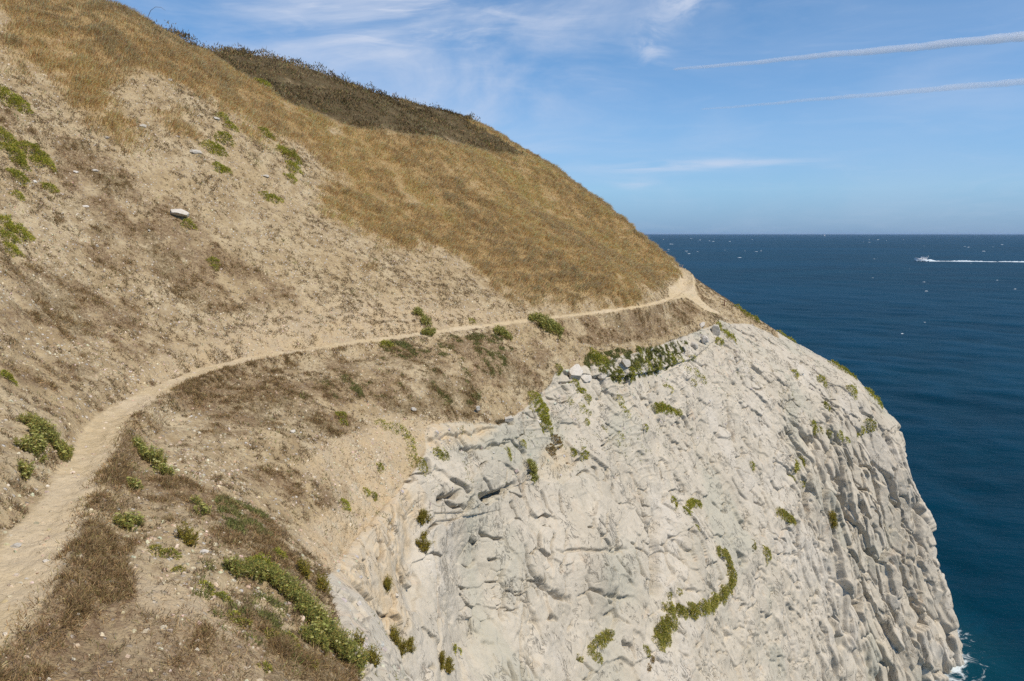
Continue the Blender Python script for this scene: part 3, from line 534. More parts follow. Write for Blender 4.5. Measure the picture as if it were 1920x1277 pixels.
# hand-placed cracks, ledges, bulges
Pf = Pd.reshape(-1, 3)
def surf(s, t, A=None):
    A = P if A is None else A
    i = np.interp(s, sp, np.arange(NS)); j = np.interp(t, tp, np.arange(NT))
    i0 = min(int(i), NS - 2); j0 = min(int(j), NT - 2); a, b = i - i0, j - j0
    return (A[i0, j0] * (1 - a) * (1 - b) + A[i0 + 1, j0] * a * (1 - b) + A[i0, j0 + 1] * (1 - a) * b + A[i0 + 1, j0 + 1] * a * b)
for kind, amp, wid, pts in STROKES:
    s_ = [p[0] for p in pts]; t_ = [p[1] for p in pts]
    i0 = max(0, np.searchsorted(sp, min(s_) - .5)); i1 = min(NS, np.searchsorted(sp, max(s_) + .5))
    j0 = max(0, np.searchsorted(tp, min(t_) - .6)); j1 = min(NT, np.searchsorted(tp, max(t_) + .6))
    sub = P[i0:i1, j0:j1]
    W3 = [surf(*p) for p in pts]
    best = np.full(sub.shape[:2], 1e9); side = np.zeros(sub.shape[:2]); along = np.zeros(sub.shape[:2])
    jit = sub + .10 * np.stack([n2[i0:i1, j0:j1], n1[i0:i1, j0:j1], -n2[i0:i1, j0:j1]], -1)
    m = len(W3) - 1
    for k in range(m):
        a, b = W3[k], W3[k + 1]; ab = b - a; L2 = ab @ ab + 1e-9
        tt = np.clip(((jit - a) @ ab) / L2, 0, 1)
        q = a + tt[..., None] * ab
        dd = np.linalg.norm(jit - q, axis=-1)
        tl = t_[k] + tt * (t_[k + 1] - t_[k])
        near = dd < best
        side = np.where(near, T2[i0:i1, j0:j1] - tl, side); along = np.where(near, (k + tt) / m, along)
        best = np.minimum(best, dd)
    taper = np.clip(np.minimum(along, 1 - along) * 6 + .35, 0, 1)
    if kind == 'crack':
        ww = max(.065, wid * 1.05)
        rd[i0:i1, j0:j1] -= 1.5 * amp * taper * np.exp(-(best / ww) ** 2)
    elif kind == 'ledge':
        below = np.exp(-best / wid) * (side > 0); above = np.exp(-best / wid) * (side <= 0)
        rd[i0:i1, j0:j1] += taper * amp * (.6 * above - .7 * below)
    else:
        sg = 1 if kind == 'bulge' else -1
        rd[i0:i1, j0:j1] += sg * amp * np.exp(-(best / wid) ** 2)
Pd = Pd + N * rd[..., None]
Pd[..., 2] += Z0
NRM = -grid_normals(Pd)
edgeA = np.ones(P.shape[:2], F32); edgeA[ri] = sstep(0, .12, np.where(ribs > .5, eA, eC * 2))
ids = np.zeros(P.shape[:2], F32); ids[ri] = np.where(ribs > .4, idA, idC)
# ---------------------------------------------------------------- node helpers
def mat(name):
    m = bpy.data.materials.new(name); m.use_nodes = True
    nt = m.node_tree; nt.nodes.clear()
    return m, nt
class G:
    def __init__(s, nt): s.nt = nt
    def n(s, typ, **kw):
        x = s.nt.nodes.new(typ)
        for k, v in kw.items():
            if k.startswith('_'): setattr(x, k[1:], v)
            else:
                x.inputs[int(k[1:]) if k[0] == 'i' and k[1:].isdigit() else k.replace('__', ' ')].default_value = v
        return x
    def l(s, a, b): s.nt.links.new(a, b)
    def noise(s, vec, scale, detail=4, rough=.55, dist=0.0):
        x = s.n('ShaderNodeTexNoise', Scale=scale, Detail=detail, Roughness=rough, Distortion=dist)
        if vec is not None: s.l(vec, x.inputs['Vector'])
        return x.outputs['Fac']
    def voro(s, vec, scale, feature='F1', out='Distance', rnd=1.0):
        x = s.n('ShaderNodeTexVoronoi', _feature=feature, Scale=scale, Randomness=rnd)
        if vec is not None: s.l(vec, x.inputs['Vector'])
        return x.outputs[out]
    def mapr(s, f, a, b, c=0.0, d=1.0, smooth=True):
        x = s.n('ShaderNodeMapRange', _interpolation_type='SMOOTHSTEP' if smooth else 'LINEAR', i1=a, i2=b, i3=c, i4=d)
        s.l(f, x.inputs[0]); return x.outputs[0]
    def math(s, op, a, b=None, clamp=False):
        x = s.n('ShaderNodeMath', _operation=op, _use_clamp=clamp)
        for i, q in enumerate((a, b)):
            if q is None: continue
            if isinstance(q, (int, float)): x.inputs[i].default_value = q
            else: s.l(q, x.inputs[i])
        return x.outputs[0]
    def mix(s, f, a, b, blend='MIX'):
        x = s.n('ShaderNodeMix', _data_type='RGBA', _blend_type=blend)
        for q, i in ((f, 0), (a, 6), (b, 7)):
            if isinstance(q, (int, float)): x.inputs[i].default_value = q
            elif isinstance(q, tuple): x.inputs[i].default_value = (*q, 1)
            else: s.l(q, x.inputs[i])
        return x.outputs[2]
    def mapping(s, vec, scale=(1, 1, 1), rot=(0, 0, 0), loc=(0, 0, 0)):
        x = s.n('ShaderNodeMapping'); x.inputs['Scale'].default_value = scale; x.inputs['Rotation'].default_value = rot; x.inputs['Location'].default_value = loc
        s.l(vec, x.inputs['Vector']); return x.outputs[0]
# ---------------------------------------------------------------- ground material
def ground_material():
    m, nt = mat('weathered_headland'); g = G(nt)
    tc = g.n('ShaderNodeTexCoord'); ob = tc.outputs['Object']
    za = g.n('ShaderNodeAttribute', _attribute_name='zone_a'); zb = g.n('ShaderNodeAttribute', _attribute_name='zone_b')
    sa = g.n('ShaderNodeSeparateColor'); sb = g.n('ShaderNodeSeparateColor')
    g.l(za.outputs['Color'], sa.inputs[0]); g.l(zb.outputs['Color'], sb.inputs[0])
    R, GR, HE = sa.outputs; PA, BR, SA = sb.outputs
    RIB = zb.outputs['Alpha']; IDV = za.outputs['Alpha']
    big = g.noise(ob, .35, 5); mid = g.noise(ob, 1.7, 6, .62); fine = g.noise(ob, 9, 5, .65); grit = g.noise(ob, 38, 3, .7)
    # soil and scree
    soil = g.mix(g.mapr(big, .35, .65), (.475, .365, .208), (.535, .435, .275))
    soil = g.mix(g.mapr(mid, .38, .66), soil, (.355, .263, .145))
    soil = g.mix(g.mapr(fine, .48, .70, 0, .85), soil, (.27, .195, .12))
    soil = g.mix(g.mapr(grit, .52, .72, 0, .6), soil, (.27, .195, .12))
    peb = g.n('ShaderNodeTexVoronoi', _feature='F1', Scale=9.0); g.l(ob, peb.inputs['Vector'])
    pc = g.n('ShaderNodeSeparateColor'); g.l(peb.outputs['Color'], pc.inputs[0])
    pm = g.math('MULTIPLY', g.mapr(peb.outputs['Distance'], .34, .24), g.mapr(pc.outputs[0], .68, .72))
    pm = g.math('MULTIPLY', pm, g.mapr(mid, .40, .55))
    soil = g.mix(pm, soil, (.60, .56, .50))
    dk = g.math('MULTIPLY', g.mapr(peb.outputs['Distance'], .40, .25), g.mapr(pc.outputs[1], .74, .76))
    soil = g.mix(g.math('MULTIPLY', dk, .7), soil, (.20, .15, .10))
    # warm sand
    sandc = g.mix(g.mapr(mid, .35, .7), (.56, .42, .25), (.60, .50, .35))
    sandc = g.mix(g.mapr(fine, .5, .8, 0, .5), sandc, (.44, .31, .17))
    soil = g.mix(g.math('MULTIPLY', SA, .85), soil, sandc)
    # thatch of dead herbs
    thv = g.mapping(ob, (1, 1, 2.2))
    th = g.noise(thv, 26, 5, .75, .6)
    brc = g.mix(g.mapr(th, .38, .66), (.15, .10, .056), (.36, .255, .145))
    brc = g.mix(g.mapr(fine, .4, .65, 0, .6), brc, (.17, .105, .065))
    brc = g.mix(g.mapr(big, .5, .62, 0, .35), brc, (.17, .15, .07))
    bmask = g.math('MULTIPLY', BR, g.mapr(fine, .30, .56, .25, 1.0))
    bmask = g.math('MULTIPLY', bmask, g.mapr(grit, .34, .55, .45, 1.0))
    col = g.mix(bmask, soil, brc)
    # dry grass ground
    gth = g.noise(g.mapping(ob, (1.2, 1.2, .35)), 12, 5, .7, .4)
    gc = g.mix(g.mapr(gth, .35, .68), (.28, .185, .08), (.46, .33, .155))
    gc = g.mix(g.mapr(mid, .45, .7, 0, .7), gc, (.30, .195, .09))
    gc = g.mix(g.mapr(big, .55, .7, 0, .5), gc, (.17, .14, .055))
    gm = g.math('MULTIPLY', GR, g.mapr(fine, .28, .46, .5, 1.0))
    col = g.mix(gm, col, gc)
    hc = g.mix(g.mapr(th, .4, .65), (.075, .055, .028), (.14, .10, .05))
    hc = g.mix(g.mapr(mid, .45, .62, 0, .8), hc, (.13, .105, .055))
    col = g.mix(HE, col, hc)
    # trodden path
    pth = g.mix(g.mapr(fine, .35, .7), (.57, .455, .285), (.48, .375, .22))
    pth = g.mix(g.mapr(grit, .56, .72, 0, .5), pth, (.38, .28, .175))
    pth = g.mix(g.mapr(big, .45, .6, 0, .4), pth, (.60, .50, .36))
    col = g.mix(PA, col, pth)
    # limestone
    rv = g.mapping(ob, (1, 1, .55), (.2, .35, .1))
    rb = g.noise(rv, .45, 6, .6, .8); rm = g.noise(rv, 2.3, 7, .66, .5); rf = g.noise(ob, 14, 5, .7)
    rc = g.mix(g.mapr(rb, .36, .64), (.485, .43, .335), (.565, .502, .398))
    rc = g.mix(g.mapr(rm, .46, .70, 0, .75), rc, (.415, .37, .285))
    warm = g.noise(g.mapping(ob, (1.3, 1.3, .5), (0, 0, 0), (4, 9, 2)), .8, 5, .62, 1.2)
    rc = g.mix(g.mapr(warm, .56, .74, 0, .75), rc, (.56, .43, .30))
    rc = g.mix(g.mapr(g.noise(g.mapping(ob, (1, 1, 1), (0, 0, 0), (31, 3, 8)), 1.3, 6, .7, 1.0), .60, .74, 0, .7), rc, (.45, .405, .34))
    rc = g.mix(g.mapr(IDV, 0, 1, 0, .35), rc, (.54, .48, .385))
    pat = g.noise(g.mapping(ob, (1, 1, .8), (0, 0, 0), (7, 1, 3)), .16, 5, .55, 1.0)
    rc = g.mix(g.mapr(pat, .50, .66, 0, .7), rc, (.43, .41, .325))
    rc = g.mix(g.mapr(pat, .46, .34, 0, .5), rc, (.60, .55, .47))
    bed_ = g.noise(g.mapping(ob, (1.2, .8, 5.5), (.25, .42, .1)), 1.6, 5, .7, .5)
    rc = g.mix(g.mapr(bed_, .56, .70, 0, .5), rc, (.34, .32, .27))
    streak = g.noise(g.mapping(ob, (3.2, 3.2, .22)), 1.1, 5, .65, .3)
    rc = g.mix(g.math('MULTIPLY', g.mapr(streak, .53, .72, 0, .65), g.mapr(rb, .35, .6)), rc, (.36, .33, .27))
    lich = g.noise(ob, 3.4, 4, .7, .5)
    rc = g.mix(g.math('MULTIPLY', g.mapr(lich, .68, .74, 0, .8), g.mapr(warm, .45, .6)), rc, (.45, .34, .13))
    rc = g.mix(g.mapr(rf, .56, .78, 0, .55), rc, (.29, .265, .215))
    fz = g.noise(g.mapping(ob, (1, 1, .55), (.1, .3, .2), (3, 1, 7)), 1.1, 6, .62, 1.6)
    fis = g.math('MULTIPLY', g.mapr(g.math('ABSOLUTE', g.math('SUBTRACT', fz, .5)), .016, .004), g.mapr(g.noise(ob, .9, 3), .52, .62))
    fz2 = g.noise(g.mapping(ob, (1, 1, .35), (.0, .25, .1), (13, 5, 2)), 2.6, 5, .6, 1.2)
    fis2 = g.math('MULTIPLY', g.mapr(g.math('ABSOLUTE', g.math('SUBTRACT', fz2, .5)), .018, .005), g.mapr(g.noise(ob, 1.3, 3), .55, .64))
    ck = g.math('MAXIMUM', fis, fis2)
    rc = g.mix(g.math('MULTIPLY', ck, .3), rc, (.20, .175, .135))
    pit = g.voro(ob, 5.5); rc = g.mix(g.math('MULTIPLY', g.mapr(pit, .10, .06), g.mapr(rm, .5, .6)), rc, (.16, .145, .12))
    col = g.mix(R, col, rc)
    sandrock = g.math('MULTIPLY', g.math('MULTIPLY', SA, R), g.mapr(rm, .35, .6, .35, .95))
    col = g.mix(sandrock, col, sandc)
    # relief
    h1 = g.math('MULTIPLY', rm, .03); h2 = g.math('MULTIPLY', rf, .016); h3 = g.math('MULTIPLY', g.noise(g.mapping(ob, (1, 1, .5), (0, .4, .3)), 5.5, 5, .65, .8), .035)
    hr = g.math('MULTIPLY', g.math('SUBTRACT', g.math('ADD', g.math('ADD', h1, h2), h3), g.math('MULTIPLY', ck, .03)), R)
    h4 = g.math('MULTIPLY', fine, .08); h5 = g.math('MULTIPLY', grit, .012); h6 = g.math('MULTIPLY', pm, .02)
    hs = g.math('MULTIPLY', g.math('ADD', g.math('ADD', h4, h5), h6), g.math('SUBTRACT', 1.0, g.math('MULTIPLY', R, .9)))
    hs = g.math('MULTIPLY', hs, g.math('SUBTRACT', 1.0, g.math('MULTIPLY', PA, .35)))
    bump = g.n('ShaderNodeBump', Strength=1.0, Distance=1.0); g.l(g.math('ADD', hr, hs), bump.inputs['Height'])
    bs = g.n('ShaderNodeBsdfPrincipled', Roughness=.92); bs.inputs['Specular IOR Level'].default_value = .15
    g.l(col, bs.inputs['Base Color']); g.l(bump.outputs[0], bs.inputs['Normal'])
    o = g.n('ShaderNodeOutputMaterial'); g.l(bs.outputs[0], o.inputs[0])
    return m
GROUND = ground_material()
# ---------------------------------------------------------------- mesh helpers
def mesh_np(name, V, loops, starts, mats, attrs=(), smooth=True, parent=None, loc=None):
    me = bpy.data.meshes.new(name)
    V = np.ascontiguousarray(V, F32); loops = np.ascontiguousarray(loops, np.int32); starts = np.ascontiguousarray(starts, np.int32)
    me.vertices.add(len(V)); me.vertices.foreach_set('co', V.ravel())
    me.loops.add(len(loops)); me.loops.foreach_set('vertex_index', loops)
    me.polygons.add(len(starts)); me.polygons.foreach_set('loop_start', starts)
    me.polygons.foreach_set('use_smooth', np.full(len(starts), smooth, bool))
    me.update(calc_edges=True)
    for an, data in attrs:
        a = me.attributes.new(an, 'FLOAT_COLOR', 'POINT'); a.data.foreach_set('color', np.ascontiguousarray(data, F32).ravel())
    me.materials.append(mats)
    o = bpy.data.objects.new(name, me); COL.objects.link(o)
    if parent is not None: o.parent = parent
    if loc is not None: o.location = loc
    return o
def empty(name, loc):
    o = bpy.data.objects.new(name, None); o.location = loc; COL.objects.link(o); o.empty_display_size = .2
    return o
def tag(o, label=None, cat=None, group=None, kind=None):
    if label: o['label'] = label
    if cat: o['category'] = cat
    if group: o['group'] = group
    if kind or cat: o['kind'] = kind or 'thing'
    return o
# ---------------------------------------------------------------- terrain objects: hillside, cliff, path share edges and one material
I, J = np.meshgrid(np.arange(NS - 1), np.arange(NT - 1), indexing='ij')
quad = np.stack([I * NT + J, I * NT + J + 1, (I + 1) * NT + J + 1, (I + 1) * NT + J], -1)
cell = lambda A: (A[:-1, :-1] + A[1:, :-1] + A[1:, 1:] + A[:-1, 1:]) / 4
rc_, pc_ = cell(rock), cell(pathm)
which = np.where(pc_ > .5, 2, np.where(rc_ > .5, 1, 0))
za = np.stack([rock, grass, heath, ids], -1); rib2 = np.zeros(P.shape[:2], F32); rib2[ri] = ribs
zb = np.stack([pathm, brown, sand, rib2], -1)
VV = Pd.reshape(-1, 3); ZA = za.reshape(-1, 4); ZB = zb.reshape(-1, 4)
for k, nm in enumerate(('hillside', 'cliff', 'path')):
    q = quad[which == k].reshape(-1, 4)
    used, inv = np.unique(q.ravel(), return_inverse=True)
    o = mesh_np(nm, VV[used], inv, np.arange(len(q)) * 4, GROUND, (('zone_a', ZA[used]), ('zone_b', ZB[used])))
    tag(o, kind='structure')
# seabed-free sea
# ---------------------------------------------------------------- sea: one polar sheet out to the horizon, real swell near by
def make_sea():
    r = [14.0]
    while r[-1] < 38000: r.append(r[-1] * (1.0085 if r[-1] < 900 else 1.02) + .02)
    r = np.array(r)
    aa = np.concatenate([np.radians(np.linspace(-62, 20, 60, endpoint=False)), np.radians(np.linspace(20, 92, 620, endpoint=False)), np.radians(np.linspace(92, 298, 60, endpoint=False))])
    A, R = np.meshgrid(aa, r, indexing='ij')
    cx, cy = 8.0, 16.0
    x = cx + R * np.cos(A); y = cy + R * np.sin(A)
    z = np.zeros_like(x)
    rng = np.random.default_rng(3)
    for k in range(26):
        wl = 3.2 * 1.16 ** k if k < 18 else rng.uniform(5, 14)
        th = math.radians(205) + rng.normal(0, .9)
        amp = .005 * wl ** .75
        fade = np.clip((wl / (R * .0085 + .03) - 2.2) / 3, 0, 1)
        z += amp * fade * np.sin((x * math.cos(th) + y * math.sin(th)) * 2 * math.pi / wl + rng.uniform(0, 6.28))
    nA, nR = A.shape
    V = np.stack([x, y, z], -1).reshape(-1, 3)
    I, J = np.meshgrid(np.arange(nA), np.arange(nR - 1), indexing='ij')
    I2 = (I + 1) % nA
    q = np.stack([I * nR + J, I * nR + J + 1, I2 * nR + J + 1, I2 * nR + J], -1).reshape(-1, 4)
    m, nt = mat('sea_water'); g = G(nt)
    tc = g.n('ShaderNodeTexCoord'); ob = tc.outputs['Object']
    big = g.noise(g.mapping(ob, (.012, .02, 1)), 1.0, 4, .55, .4)
    far = g.noise(g.mapping(ob, (.0016, .0035, 1)), 1.0, 4, .5)
    col = g.mix(g.mapr(big, .35, .68), (.0004, .024, .044), (.0006, .034, .060))
    col = g.mix(g.mapr(far, .4, .65, 0, .7), col, (.0006, .040, .080))
    rot = (0, 0, math.radians(25))
    v1 = g.mapping(ob, (.55, 1.0, 1), rot)
    w1 = g.noise(v1, .16, 4, .55, .3); w2 = g.noise(v1, .62, 5, .6, .5); w3 = g.noise(g.mapping(ob, (.7, 1, 1), rot), 2.4, 4, .6)
    w0 = g.noise(g.mapping(ob, (.35, 1.0, 1), rot), .035, 4, .6, .3)
    h = g.math('ADD', g.math('ADD', g.math('MULTIPLY', w1, .7), g.math('MULTIPLY', w2, .46)), g.math('ADD', g.math('MULTIPLY', w3, .09), g.math('MULTIPLY', w0, .5)))
    b = g.n('ShaderNodeBump', Strength=.6, Distance=1.0); g.l(h, b.inputs['Height'])
    # whitened water where the swell meets the cliff foot
    fa = g.n('ShaderNodeAttribute', _attribute_name='foam')
    fs = g.n('ShaderNodeSeparateColor'); g.l(fa.outputs['Color'], fs.inputs[0])
    fn = g.noise(g.mapping(ob, (1, 1, 1)), .55, 7, .68, 1.8)
    fv = g.voro(g.mapping(ob, (1, 1, 1)), .9, 'SMOOTH_F1')
    web = g.mapr(g.math('ADD', fn, g.math('MULTIPLY', g.math('SUBTRACT', fs.outputs[0], .5), .55)), .66, .84)
    foam = g.math('MULTIPLY', web, g.mapr(fs.outputs[0], .02, .35))
    col = g.mix(g.math('MULTIPLY', fs.outputs[0], .25), col, (.012, .085, .095))
    col = g.mix(foam, col, (.62, .68, .69))
    bs = g.n('ShaderNodeBsdfPrincipled', IOR=1.33)
    g.l(col, bs.inputs['Base Color']); g.l(b.outputs[0], bs.inputs['Normal'])
    g.l(g.mapr(foam, 0, 1, .38, .8), bs.inputs['Roughness'])
    bs.inputs['Specular IOR Level'].default_value = .05
    o_ = g.n('ShaderNodeOutputMaterial'); g.l(bs.outputs[0], o_.inputs[0])
    # distance from the shoreline, for the foam
    sh = P[::6, np.argmin(np.abs(tp - 11)), :2]
    f = np.zeros(len(V))
    near = np.where((np.hypot(V[:, 0] - cx, V[:, 1] - cy) < 130))[0]
    dm = np.full(len(near), 1e9)
    for p in sh: dm = np.minimum(dm, (V[near, 0] - p[0]) ** 2 + (V[near, 1] - p[1]) ** 2)
    f[near] = np.clip(1 - np.sqrt(dm) / 6.0, 0, 1)
    o = mesh_np('water', V, q.ravel(), np.arange(len(q)) * 4, m, (('foam', np.stack([f, f, f, f], -1)),))
    tag(o, kind='structure')
make_sea()
# ---------------------------------------------------------------- sky, sun, camera
SUN_EL, SUN_AZ = math.radians(53), math.radians(122)     # azimuth clockwise from the view direction (+Y)
def make_world():
    w = bpy.data.worlds.new('World'); SC.world = w; w.use_nodes = True
    nt = w.node_tree; nt.nodes.clear(); g = G(nt)
    sky = g.n('ShaderNodeTexSky', _sky_type='NISHITA', _sun_disc=False, _sun_elevation=SUN_EL, _sun_rotation=SUN_AZ, _altitude=30.0, _air_density=1.0, _dust_density=0.0, _ozone_density=3.0)
    tc = g.n('ShaderNodeTexCoord'); d = tc.outputs['Generated']
    sp_ = g.n('ShaderNodeSeparateXYZ'); g.l(d, sp_.inputs[0]); X, Y, Zz = sp_.outputs
    az = g.math('ARCTAN2', X, Y); el = g.math('ARCSINE', Zz)
    cb = g.n('ShaderNodeCombineXYZ'); g.l(az, cb.inputs[0]); g.l(el, cb.inputs[1])
    v = cb.outputs[0]
    def blob(a0, e0, ra, re):
        a = g.math('DIVIDE', g.math('SUBTRACT', az, math.radians(a0)), math.radians(ra))
        e = g.math('DIVIDE', g.math('SUBTRACT', el, math.radians(e0)), math.radians(re))
        r = g.math('ADD', g.math('MULTIPLY', a, a), g.math('MULTIPLY', e, e))
        return g.math('POWER', 2.718, g.math('MULTIPLY', r, -1.0))
    veil = g.noise(g.mapping(v, (2.2, 6.5, 1), (0, 0, -.35)), 1.5, 7, .58, .7)
    wisp = g.noise(g.mapping(v, (5, 26, 1), (0, 0, -.22)), 2.0, 7, .6, 1.0)
    puff = g.noise(g.mapping(v, (16, 24, 1)), 1.2, 6, .6, .6)
    low = g.noise(g.mapping(v, (6, 46, 1), (0, 0, -.03)), 1.6, 6, .55, .5)
    c = g.math('MULTIPLY', g.mapr(veil, .32, .72), g.math('ADD', g.math('MULTIPLY', blob(-7, 13.5, 13, 8), 1.1), .12))
    c = g.math('ADD', c, g.math('MULTIPLY', g.mapr(wisp, .46, .76), g.math('ADD', g.math('MULTIPLY', blob(-6, 15, 9, 3.2), .40), .07)))
    c = g.math('ADD', c, g.math('MULTIPLY', g.mapr(puff, .40, .66), g.math('ADD', g.math('MULTIPLY', blob(9.6, 12.8, 1.1, 1.3), .75), g.math('MULTIPLY', blob(11.6, 15.6, 1.7, 1.6), .7))))
    band = g.math('ADD', blob(9.5, 4.55, 4.2, .42), g.math('ADD', g.math('MULTIPLY', blob(15.5, 4.75, 4.6, .34), 1.0), g.math('MULTIPLY', blob(8.6, 3.45, 1.3, .35), .8)))
    c = g.math('ADD', c, g.math('MULTIPLY', g.mapr(low, .32, .62), g.math('MULTIPLY', band, .5)))
    vr = g.noise(g.mapping(v, (3, 12, 1), (0, 0, -.25)), 1.2, 5, .5, .4)
    c = g.math('ADD', c, g.math('MULTIPLY', g.mapr(vr, .4, .72), g.math('MULTIPLY', blob(29, 9.0, 8, 3.5), .22)))
    c = g.math('MINIMUM', c, .8)
    cr = g.n('ShaderNodeValToRGB'); g.l(g.mapr(el, 0, .35, smooth=False), cr.inputs[0])
    R_ = cr.color_ramp; R_.elements[0].position = 0; R_.elements[0].color = (.19, .355, .79, 1)
    R_.elements[1].position = 1; R_.elements[1].color = (.44, .72, .92, 1)
    for p_, c_ in ((.15, (.43, .615, .90, 1)), (.36, (.58, .745, .94, 1)), (.7, (.56, .78, .94, 1))):
        q = R_.elements.new(p_); q.color = c_
    tint = g.mix(1.0, sky.outputs[0], cr.outputs[0], 'MULTIPLY')
    colr = g.mix(c, tint, (4.7, 5.2, 6.3))
    bg = g.n('ShaderNodeBackground', Strength=.125); g.l(colr, bg.inputs[0])
    o = g.n('ShaderNodeOutputWorld'); g.l(bg.outputs[0], o.inputs[0])
make_world()
sl = bpy.data.lights.new('sun', 'SUN'); sl.energy = 3.9; sl.angle = math.radians(.53); sl.color = (1.0, .905, .76)
so = bpy.data.objects.new('sun', sl); COL.objects.link(so)
sd = Vector((math.sin(SUN_AZ) * math.cos(SUN_EL), math.cos(SUN_AZ) * math.cos(SUN_EL), math.sin(SUN_EL)))
so.rotation_euler = sd.to_track_quat('Z', 'Y').to_euler(); so.location = (0, 0, 120)
cam = bpy.data.cameras.new('camera'); co = bpy.data.objects.new('camera', cam); COL.objects.link(co)
cam.sensor_width = 36; cam.lens = 28; cam.clip_start = .1; cam.clip_end = 120000
co.location = (0, 0, Z0); co.rotation_euler = (math.pi / 2 - PITCH, 0, 0)
SC.camera = co
SC.view_settings.view_transform = 'Standard'; SC.view_settings.look = 'None'; SC.view_settings.exposure = 0.10; SC.view_settings.gamma = 1
SC.render.engine = 'CYCLES'
SC.cycles.max_bounces = 4; SC.cycles.diffuse_bounces = 2; SC.cycles.glossy_bounces = 2; SC.cycles.transparent_max_bounces = 14
SC.cycles.use_denoising = False
SC.cycles.volume_bounces = 4
# ---------------------------------------------------------------- small growth: grass, heather, dead herbs, stones
def leaf_material(name, rough=.75, trans=.30):
    m, nt = mat(name); g = G(nt)
    a = g.n('ShaderNodeAttribute', _attribute_name='tone')
    d = g.n('ShaderNodeBsdfPrincipled', Roughness=rough); d.inputs['Specular IOR Level'].default_value = .2
    t = g.n('ShaderNodeBsdfTranslucent'); mx = g.n('ShaderNodeMixShader'); mx.inputs[0].default_value = trans
    g.l(a.outputs['Color'], d.inputs['Base Color']); g.l(a.outputs['Color'], t.inputs['Color'])
    g.l(d.outputs[0], mx.inputs[1]); g.l(t.outputs[0], mx.inputs[2])
    o = g.n('ShaderNodeOutputMaterial'); g.l(mx.outputs[0], o.inputs[0])
    return m
LEAF = leaf_material('leaf_and_stem', .7, .45); DRYLEAF = leaf_material('dry_stalk', .85, .38)
cpos = cell(Pd); cn = cell(NRM); cn /= np.linalg.norm(cn, axis=-1, keepdims=True)
e1 = Pd[1:, :-1] - Pd[:-1, :-1]; e2 = Pd[:-1, 1:] - Pd[:-1, :-1]
carea = np.linalg.norm(np.cross(e1, e2), axis=-1)
cu, cv, cd = project(cpos - np.array([0, 0, Z0]))
view = cpos - np.array([0, 0, Z0]); vd = np.linalg.norm(view, axis=-1)
front = (cn * view).sum(-1) / vd
seen = (cd > 1) & (cu > -260) & (cu < 2180) & (cv > -200) & (cv < 1480) & (front < .32)
cS, cT = cell(S2), cell(T2)
cslope = cn - cn[..., 2:3] * cn
def scatter(n, dens):
    w = (carea * dens * seen).ravel(); w = w / w.sum()
    k = RNG.choice(w.size, n, p=w)
    i, j = np.unravel_index(k, carea.shape)
    a, b = RNG.random((2, n, 1))
    p = Pd[i, j] * (1 - a) * (1 - b) + Pd[i + 1, j] * a * (1 - b) + Pd[i, j + 1] * (1 - a) * b + Pd[i + 1, j + 1] * a * b
    return p, cn[i, j], i, j
def unit(v): return v / (np.linalg.norm(v, axis=-1, keepdims=True) + 1e-9)
def rnd_dir(n):
    v = RNG.normal(size=(n, 3)); return unit(v)
def blades(name, base, dirn, length, width, bend, tone, material, parent=None, loc=None):
    n = len(base); dirn = unit(dirn)
    side = unit(np.cross(dirn, rnd_dir(n))) * width[:, None] * .5
    mid = base + dirn * length[:, None] * .55
    tip = base + dirn * length[:, None] + bend * length[:, None]
    V = np.stack([base - side, base + side, mid + side * .8, mid - side * .8, tip], 1).reshape(-1, 3)
    k = np.arange(n) * 5
    loops = np.stack([k, k + 1, k + 2, k + 3, k + 3, k + 2, k + 4], 1).ravel()
    st = np.stack([np.arange(n) * 7, np.arange(n) * 7 + 4], 1).ravel()
    t = np.repeat(np.concatenate([tone, np.ones((n, 1))], 1), 5, 0)
    return mesh_np(name, V, loops, st, material, (('tone', t),), smooth=False, parent=parent, loc=loc)
def tones(n, cols, jit=.18, p=None):
    c = np.array(cols)[RNG.choice(len(cols), n, p=p)]
    return np.clip(c * (1 + RNG.normal(0, jit, (n, 1))) * (1 + RNG.normal(0, .05, (n, 3))), .005, .9)
UPV = np.array([0, 0, 1.0])
cg, ch_, cb_, cgr = cell(grass), cell(heath), cell(brown), cell(green)
cpath, crock = cell(pathm), cell(rock); cn1, cn2 = cell(n1), cell(n2)
offp = sstep(.35, .05, cpath)
cwind = np.array([.35, -.15, 0])
# dry grass over the upper slope
n = 420000
p, nn, i, j = scatter(n, cg ** 1.0 * (.5 + np.clip(.9 + .9 * cn2 + .3 * cn1, .02, 2.4)) * offp * (1 - .85 * ch_) * np.clip(35 / vd, .5, 1.3))
ln = (.10 + .17 * RNG.random(n)) * np.clip(.95 + .4 * cn1[i, j] + 1.1 * cn2[i, j], .35, 2.3)
down = unit(cslope[i, j] + 1e-6)
dr = UPV * .8 + nn * .45 + down * -.0 + rnd_dir(n) * .42 + cwind
bd = (cwind * .4 + np.array([0, 0, -.22])) + rnd_dir(n) * .12
big_t = cell(n3)[i, j]
tn = tones(n, [(.94, .69, .36), (.86, .59, .27), (.66, .41, .17), (.78, .50, .235), (.62, .47, .20)], .2, [.27, .28, .2, .15, .10])
pat = np.clip(cell(fbm(np.stack([S2 * 5.0, T2 * 1.6, 0 * S2], -1), 1.5, 4, 241) + .4 * fbm(P, 5.0, 3, 243))[i, j] * 1.3, -1, 1)
tn = tn * (1 + .16 * pat)[:, None] * (1 + np.stack([.04 * pat, -.02 * pat, -.10 * pat], -1))
o = blades('dry_grass', p, dr, ln, .010 + vd[i, j] * .00030, bd, np.clip(tn, .01, .8), DRYLEAF)
tag(o, 'golden dry grass covering the upper headland slope', 'grass', kind='stuff')
